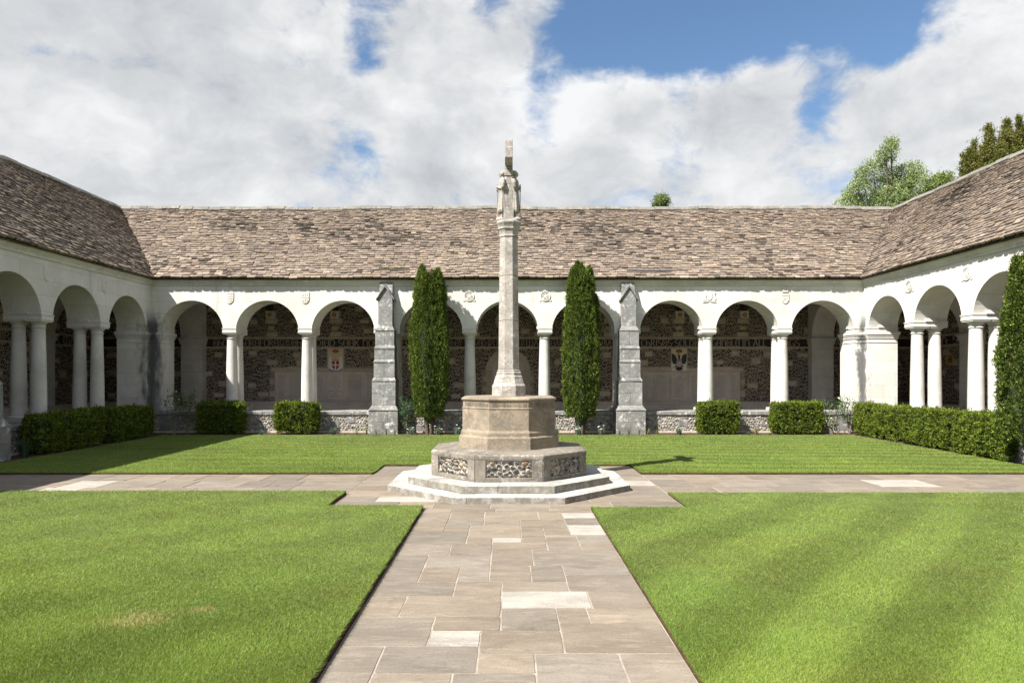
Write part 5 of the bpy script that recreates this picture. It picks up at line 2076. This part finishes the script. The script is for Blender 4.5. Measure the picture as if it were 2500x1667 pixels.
def yew(x, y, prof, label, seed, lobes):
    """columnar yew: several upright sheaves of sprays; prof = [(z, radius)]"""
    t = thing('columnar_yew', label, 'yew tree', (x, y, .01), 0, 'columnar yews before the arcades')
    rs = np.random.RandomState(seed)
    H = prof[-1][0]
    zs, rr = np.array([p[0] for p in prof]), np.array([p[1] for p in prof])
    tb = MB()
    for k in range(6):
        a = 1.05 * k + rs.uniform(-.3, .3)
        tb.tube([(.07 * math.cos(a), .07 * math.sin(a), -.03), (.12 * math.cos(a), .12 * math.sin(a), .35), (.2 * math.cos(a), .2 * math.sin(a), 1.2), (.1 * math.cos(a), .1 * math.sin(a), H * .7)], [.045, .035, .025, .01], 7)
    tb.build('trunk', 'bark', t)
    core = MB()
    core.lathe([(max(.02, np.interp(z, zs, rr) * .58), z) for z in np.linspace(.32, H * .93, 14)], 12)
    core.build('dark_core', 'hedge_core', t)  # added dark solid inside the crown, in place of its inner shade
    n = 4300
    Z = rs.uniform(.10, 1.0, n) * H
    A = rs.uniform(0, 2 * np.pi, n)
    # sheaves: radius swells and dips round the circle, each sheaf ends at its own height
    ph = rs.uniform(0, 6.28, 5)
    sheaf = .10 * np.sin(5 * A + ph[0] + .3 * Z) + .085 * np.abs(np.sin(5.5 * A + ph[1] + Z * .25)) + .06 * np.sin(3 * A + ph[2] + 2.1 * Z) + .05 * np.sin(2 * A + 6.5 * Z + ph[3]) - .06
    Rr = np.interp(Z, zs, rr) * (1 + sheaf) + rs.normal(0, .02, n)
    P = np.stack([Rr * np.cos(A), Rr * np.sin(A), Z], 1)
    keep = np.ones(n, bool)
    P = P[keep]
    # separate leaders at the top
    for (lx, ly, lz0, lz1, lr) in lobes:
        k = int(520 * (lz1 - lz0))
        z = rs.uniform(lz0, lz1, k)
        a = rs.uniform(0, 6.28, k)
        f = (z - lz0) / (lz1 - lz0)
        r = lr * np.sqrt(np.clip(1 - f ** 2.2, 0.03, 1)) + rs.normal(0, .012, k)
        P = np.concatenate([P, np.stack([lx + r * np.cos(a), ly + r * np.sin(a), z], 1)])
    m = 13
    N = P.copy()
    N[:, 2] = 0
    N /= np.linalg.norm(N, axis=1)[:, None] + 1e-6
    # each spray is a short upright tuft
    base = np.repeat(P, m, 0)
    kk = np.tile(np.arange(m) / m, len(P))
    NN = np.repeat(N + rs.normal(0, .3, N.shape), m, 0)
    PP = base + NN * (.05 * (1 - np.abs(kk - .4))[:, None]) + np.stack([0 * kk, 0 * kk, kk * .13], 1) + rs.normal(0, .014, base.shape)
    cl = np.repeat(np.arange(len(P)), m)
    leaf_cloud('crown', PP, .055, .020, YEW_C, t, 'needle', seed, NN * .8, .9, cl, .6)
    return t


yew(-2.27, 20.0, [(0, .17), (.3, .25), (.9, .39), (1.6, .46), (2.4, .49), (2.9, .475), (3.3, .40), (3.9, .37), (4.4, .34), (4.68, .24)],
    'dense columnar yew left of the cross, between the left buttress and the middle arch', 41,
    [(-.19, 0, 3.9, 4.85, .14), (.19, -.05, 3.9, 4.74, .13), (.0, -.1, 3.9, 4.55, .13), (.1, .15, 3.8, 4.55, .13), (-.30, -.08, 3.0, 4.1, .11), (.31, .0, 2.6, 3.9, .12)])
yew(2.16, 20.0, [(0, .19), (.3, .28), (.9, .40), (1.6, .45), (2.4, .44), (3.0, .40), (3.4, .34), (3.9, .32), (4.4, .28), (4.70, .19)],
    'columnar yew right of the cross, close to the right buttress', 42,
    [(-.05, 0, 3.9, 4.95, .16), (.2, -.05, 3.9, 4.80, .11), (-.2, -.05, 3.8, 4.75, .12), (.37, .0, 2.9, 3.98, .11), (.25, .15, 3.4, 4.3, .12)])
yew(10.08, 12.95, [(0, .26), (.3, .40), (.9, .52), (1.6, .56), (2.4, .56), (2.8, .50), (3.1, .42), (3.5, .32), (3.8, .24), (4.0, .14)],
    'tall yew at the near end of the long right hedge, cut by the picture edge', 43,
    [(-.46, -.1, 2.6, 3.86, .10), (-.32, .1, 2.8, 3.70, .11), (-.14, -.05, 3.0, 4.02, .12), (.14, .1, 3.2, 4.5, .15)])


def rose(x, y, h, spread, label, seed, flowers=4, n=520, cols=((0.06, 0.12, 0.025), (0.08, 0.15, 0.035), (0.045, 0.09, 0.025), (0.11, 0.17, 0.06))):
    t = thing('rose_bush', label, 'rose bush', (x, y, .012), 0, 'roses against the walls')
    rs = np.random.RandomState(seed)
    sm = MB()
    P = []
    tips = []
    for k in range(9):
        a, l = rs.uniform(0, 6.28), rs.uniform(.5, 1.0)
        ex, ey, ez = spread * l * math.cos(a), .22 * l * math.sin(a), h * rs.uniform(.6, 1.0)
        mid = (ex * .35 + rs.uniform(-.05, .05), ey * .4, ez * .55)
        sm.tube([(rs.uniform(-.04, .04), rs.uniform(-.03, .03), -.02), mid, (ex, ey, ez)], [.010, .007, .003], 5)
        tips.append((ex, ey, ez))
        for q in range(n // 9):
            f = rs.uniform(.35, 1.03)
            p = np.array(mid) * (1 - f) + np.array((ex, ey, ez)) * f if f > .5 else np.array(mid) * f * 2
            P.append(p + rs.normal(0, .055, 3))
    sm.build('stem', 'twig', t)
    leaf_cloud('foliage', np.array(P), .055, .036, cols, t, 'leaf', seed, None, .2, np.arange(len(P)) // 6, .35)
    fl = MB()
    for k in range(flowers):
        p = Vector(tips[k]) + Vector((rs.uniform(-.05, .05), -.06, rs.uniform(-.02, .05)))
        for q in range(6):
            a = q * 1.047
            c = p + Vector((.012 * math.cos(a), -.004, .012 * math.sin(a)))
            fl.lathe([(.002, -.004), (.011, 0), (.008, .006)], 6)
            o = len(fl.v) - 18
            for w in range(18):
                fl.v[o + w] = (c.x + fl.v[o + w][0], c.y - fl.v[o + w][2], c.z + fl.v[o + w][1])
    if flowers:
        fl.build('flower', 'petal', t)
    return t


rose(-9.72, 19.95, 1.32, .38, 'tall leggy rose against the dark left corner pier, one white bloom at its top', 61, 2, 420)
rose(-9.42, 20.1, 1.30, .30, 'leafy rose in shade between the left corner and the block hedge', 62, 0, 420)
rose(9.55, 20.1, 1.02, .42, 'straggly rose with bare stems left of the right corner pier', 63, 2, 420)
rose(10.1, 20.15, 1.26, .42, 'bright rose with white blooms climbing over the end of the long hedge', 64, 5, 620)
rose(-2.92, 20.02, 1.12, .30, 'dark-leaved rose between the left buttress and the left yew', 65, 1, 560, ((0.03, 0.075, 0.03), (0.045, 0.10, 0.04), (0.06, 0.12, 0.05)))


def tuft(name, cat, x, y, h, spread, n, cols, label, seed, group=None, width=.010, flowers=0, stiff=.6, mat='leaf'):
    """blades from one crown, each bent outward"""
    t = thing(name, label, cat, (x, y, .012), 0, group)
    rs = np.random.RandomState(seed)
    V, F, C = [], [], []
    tips = []
    for k in range(n):
        a = rs.uniform(0, 6.28)
        l = h * rs.uniform(.55, 1.05)
        o = spread * rs.uniform(.05, 1.0)
        dx, dy = math.cos(a), math.sin(a)
        sx, sy = -dy * width * .5, dx * width * .5
        b0 = np.array((dx * o * .25, dy * o * .25, -.01))
        b1 = np.array((dx * o * .55, dy * o * .55, l * .62))
        b2 = np.array((dx * o, dy * o, l * (.98 - (1 - stiff) * rs.uniform(0, .5))))
        s = np.array((sx, sy, 0))
        i = len(V)
        V += [b0 - s, b0 + s, b1 - s * .8, b1 + s * .8, b2 - s * .1, b2 + s * .1]
        F += [(i, i + 1, i + 3, i + 2), (i + 2, i + 3, i + 5, i + 4)]
        c = np.array(cols[rs.randint(len(cols))]) * rs.uniform(.8, 1.2)
        C += [c] * 6
        tips.append(b2)
    np_mesh('leaf_blades', np.array(V), np.array(F), mat, np.array(C), t)
    if flowers:
        fl = MB()
        for k in range(flowers):
            p = tips[k]
            for q in range(5):
                a = q * 1.257
                fl.lathe([(.002, -.003), (.015, 0), (.010, .006)], 6, p[0] + .016 * math.cos(a), p[1] + .016 * math.sin(a))
                o = len(fl.v) - 18
                for w in range(18):
                    vx, vy, vz = fl.v[o + w]
                    fl.v[o + w] = (vx, vy, vz + p[2] + .02)
        fl.build('flower', 'petal', t)
    return t


IRIS_C = [(0.13, 0.19, 0.035), (0.10, 0.16, 0.03), (0.18, 0.22, 0.05)]
ORD = ['first', 'second', 'third', 'fourth', 'fifth']
for bi, (bx, nm) in enumerate(((-3.80, 'left'), (3.80, 'right'))):
    for k in range(5):
        x = bx + (k - 2) * .27 + R.uniform(-.03, .03)
        tuft('iris_clump', 'iris', x, 19.80 + R.uniform(-.02, .02), R.uniform(.20, .30), .10, 14, IRIS_C,
             'sword-leaved clump at the foot of the %s buttress, %s of five from the left' % (nm, ORD[k]), 200 + bi * 10 + k, 'sword-leaved clumps at the buttress feet', .016)
tuft('iris_clump', 'iris', -1.14, 19.72, .50, .10, 12, IRIS_C, 'taller sword-leaved clump just left of the tan pedestal, before the wall', 221, None, .02)
GREY_C = [(0.16, 0.22, 0.17), (0.12, 0.18, 0.13), (0.20, 0.25, 0.20)]
for x, nm, fl in ((-2.78, 'white-flowered grey tuft at the left foot of the left yew', 3), (-2.02, 'white-flowered grey tuft right before the stem of the left yew', 3), (-1.45, 'white-flowered grey tuft between the left yew and the pedestal', 3),
                  (1.42, 'wide grey-leaved tuft between the pedestal and the right yew', 1), (2.02, 'white-flowered grey tuft before the stem of the right yew', 4), (2.72, 'white-flowered grey tuft between the right yew and right buttress', 5)):
    tuft('pink_tuft', 'flowers', x, 19.74, .29, .20, 110, GREY_C, nm, 300 + int(x * 10), 'white-flowered tufts by the yews', .009, fl)
LAV_C = [(0.10, 0.16, 0.12), (0.08, 0.13, 0.09), (0.14, 0.20, 0.15)]
for x, nm in ((-5.05, 'low grey-green lavender left of the left buttress'), (5.0, 'low grey-green lavender right of the right buttress')):
    tuft('lavender', 'lavender', x, 19.85, .24, .19, 150, LAV_C, nm, 330 + int(x), None, .010)
tuft('grass_tuft', 'plant', 7.25, 19.9, .28, .19, 120, [(0.20, 0.20, 0.09), (0.26, 0.23, 0.12)], 'wispy straw-coloured tuft between the two block hedges on the right', 341, None, .007)
tuft('lavender', 'lavender', -7.15, 19.85, .17, .15, 80, LAV_C, 'small grey tuft between the two block hedges on the left', 342, None, .01)
tuft('weed', 'plant', -7.45, 19.75, .08, .12, 40, [(0.07, 0.13, 0.03)], 'flat green weed beside the shaded block hedge', 343, None, .016)
tuft('weed', 'plant', 6.98, 19.75, .09, .12, 40, [(0.07, 0.13, 0.03)], 'flat green weed at the right foot of the square block hedge', 344, None, .016)
tuft('weed', 'plant', 7.62, 19.75, .09, .10, 40, [(0.09, 0.16, 0.03)], 'flat green weed at the left foot of the wider block hedge', 345, None, .016)
for y, nm in ((17.5, 'far'), (15.2, 'near')):
    tuft('weed', 'plant', 9.95, y, .16, .16, 60, [(0.12, 0.18, 0.04), (0.16, 0.18, 0.05)], 'yellow-green weed at the %s joint of the long right hedge' % nm, 350 + int(y), None, .022)
tuft('weed', 'plant', 9.88, 13.6, .18, .2, 70, [(0.12, 0.18, 0.04), (0.16, 0.18, 0.05)], 'yellow-green weed at the foot of the tall yew on the right edge', 352, None, .024)
tuft('rosemary', 'rosemary', -10.15, 14.35, .45, .24, 160, [(0.07, 0.10, 0.06), (0.05, 0.08, 0.05)], 'spiky rosemary by the left buttress in shade', 355, None, .014)

# ------------------------------------------------------------------ trees beyond the roofs
def broadleaf(name, label, x, y, base_z, blobs, trunk_h, seed, cols, leaf=.16, n_cl=900, per=14, wind=(0, 0, 0)):
    t = thing(name, label, 'tree', (x, y, -.05), 0)
    rs = np.random.RandomState(seed)
    tb = MB()
    tb.tube([(0, 0, -.3), (.05, 0, trunk_h * .5), (0, .1, trunk_h)], [.38, .28, .2], 9)
    for (bx, by, bz, r, *_) in blobs:
        tb.tube([(0, .05, trunk_h * .85), (bx * .5, by * .5, (trunk_h * .85 + bz) / 2), (bx, by, bz), (bx * 1.02, by, bz + r * .7)], [.10, .05, .022, .008], 6)
    tb.build('trunk', 'bark', t)
    P = []
    wts = np.array([b_[3] ** 2 for b_ in blobs])
    wts /= wts.sum()
    for (bx, by, bz, r, *sq), wt in zip(blobs, wts):
        k = int(n_cl * wt)
        d = rs.normal(0, 1, (k, 3))
        d /= np.linalg.norm(d, axis=1)[:, None]
        f = rs.uniform(.35, 1.0, k) ** .55
        q = np.array([1, 1, sq[0] if sq else 1.0])
        c = np.array((bx, by, bz)) + d * q * (r * f)[:, None]
        P.append(c)
    P = np.concatenate(P)
    PP = np.repeat(P, per, 0) + rs.normal(0, leaf * .85, (len(P) * per, 3))
    cl = np.repeat(np.arange(len(P)), per)
    nn = np.tile(np.array(wind, dtype=float), (len(PP), 1))
    leaf_cloud('crown', PP, leaf, leaf * .5, cols, t, 'leaf', seed, nn, .1, cl, .35)
    return t


ty = 36.0
k36 = ty / 1568
bl = lambda xx, yy, r: ((xx - 2050) * k36, R.uniform(-.6, .6), 1.8 + (861 - yy) * k36, r * k36)
broadleaf('broadleaf_tree', 'pale green tree blown to one side, beyond the right end of the back roof', (2050 - 1165) * k36, ty, 0,
          [bl(2010, 395, 34), bl(2022, 360, 24), bl(2036, 338, 16), bl(2045, 328, 8), bl(1988, 395, 16), bl(2080, 405, 36), bl(2108, 385, 20), bl(2060, 440, 50), bl(1985, 450, 40), bl(2110, 440, 42), bl(1960, 470, 34), bl(2040, 490, 60), bl(1955, 430, 14)],
          7.0, 71, [(0.20, 0.26, 0.085), (0.16, 0.22, 0.065), (0.25, 0.31, 0.12), (0.12, 0.17, 0.05), (0.34, 0.40, 0.22)], .10, 2100, 15, (.5, 0, .1))
bl2 = lambda xx, yy, r: ((xx - 2155) * k36, R.uniform(-.6, .6), 1.8 + (861 - yy) * k36, r * k36)
broadleaf('broadleaf_tree', 'small mid-green tree crown between the pale tree and the conifer', (2155 - 1165) * k36, ty, 0,
          [bl2(2155, 425, 24), bl2(2170, 415, 20), bl2(2140, 440, 26), bl2(2175, 440, 22), bl2(2150, 470, 40)], 7.0, 72, [(0.16, 0.22, 0.05), (0.12, 0.17, 0.04), (0.20, 0.25, 0.07)], .10, 800, 15)
k45 = 45 / 1568
bl3 = lambda xx, yy, r: ((xx - 1518) * k45, R.uniform(-.4, .4), 1.8 + (861 - yy) * k45, r * k45)
broadleaf('broadleaf_tree', 'lone treetop just showing over the ridge of the back roof', (1518 - 1165) * k45, 45, 0,
          [bl3(1518, 462, 13), bl3(1507, 466, 10), bl3(1528, 464, 10), bl3(1514, 453, 7), bl3(1518, 490, 26)], 8.0, 73, [(0.14, 0.19, 0.05), (0.10, 0.14, 0.04), (0.20, 0.25, 0.08)], .11, 420, 13)


def conifer(x, y, label, seed, spires):
    t = thing('conifer', label, 'tree', (x, y, -.05), 0)
    rs = np.random.RandomState(seed)
    tb = MB()
    tb.tube([(0, 0, -.3), (0, 0, 5), (0, 0, 9)], [.4, .3, .15], 9)
    P = []
    for (sx, sy, z0, z1, r) in spires:
        tb.tube([(0, 0, 3.5), (sx * .8, sy * .8, max(5.0, z0 * .8)), (sx, sy, z1 - .25)], [.14, .09, .02], 6)
        k = int(230 * (z1 - z0) * r * 2.2)
        f = rs.uniform(0, 1, k) ** .85
        z = z0 + f * (z1 - z0)
        rr = r * np.clip(1 - f ** 1.9, .03, 1) * rs.uniform(.45, 1.08, k) * (1 + .25 * np.sin(z * 5 + sx * 9))
        a = rs.uniform(0, 6.28, k)
        P.append(np.stack([sx + rr * np.cos(a), sy + rr * np.sin(a), z], 1))
    tb.build('trunk', 'bark', t)
    P = np.concatenate(P)
    m = 20
    kk = np.tile(np.arange(m) / m, len(P))
    dirs = rs.normal(0, .5, P.shape)
    dirs[:, 2] = 1
    PP = np.repeat(P, m, 0) + np.repeat(dirs, m, 0) * (kk * .17)[:, None] + rs.normal(0, .035, (len(P) * m, 3))
    cl = np.repeat(np.arange(len(P)), m)
    leaf_cloud('crown', PP, .085, .034, [(0.12, 0.145, 0.035), (0.09, 0.115, 0.03), (0.16, 0.165, 0.045), (0.19, 0.155, 0.055)], t, 'needle', seed, None, .5, cl, .4)


ky = 28 / 1568
sp = lambda xx, ytop, ybot, r, dy=0: ((xx - 2290) * ky, dy, 1.8 + (861 - ybot) * ky, 1.62 + (861 - ytop) * ky, r * ky * .82)
conifer((2290 - 1165) * ky, 28.0, 'dark conifer with upright spires standing over the right roof', 81,
        [sp(2213, 350, 440, 10), sp(2228, 338, 470, 22), sp(2243, 345, 470, 20, .5), sp(2249, 312, 370, 9, .3), sp(2258, 330, 450, 18), sp(2270, 283, 430, 15), sp(2283, 335, 460, 24, -.4), sp(2291, 284, 400, 12, .4), sp(2300, 320, 450, 20), sp(2303, 296, 360, 8), sp(2322, 266, 420, 20, .2), sp(2341, 263, 420, 12), sp(2335, 300, 430, 26), sp(2362, 285, 420, 26), sp(2252, 352, 480, 36), sp(2300, 334, 470, 40), sp(2340, 318, 450, 36)])
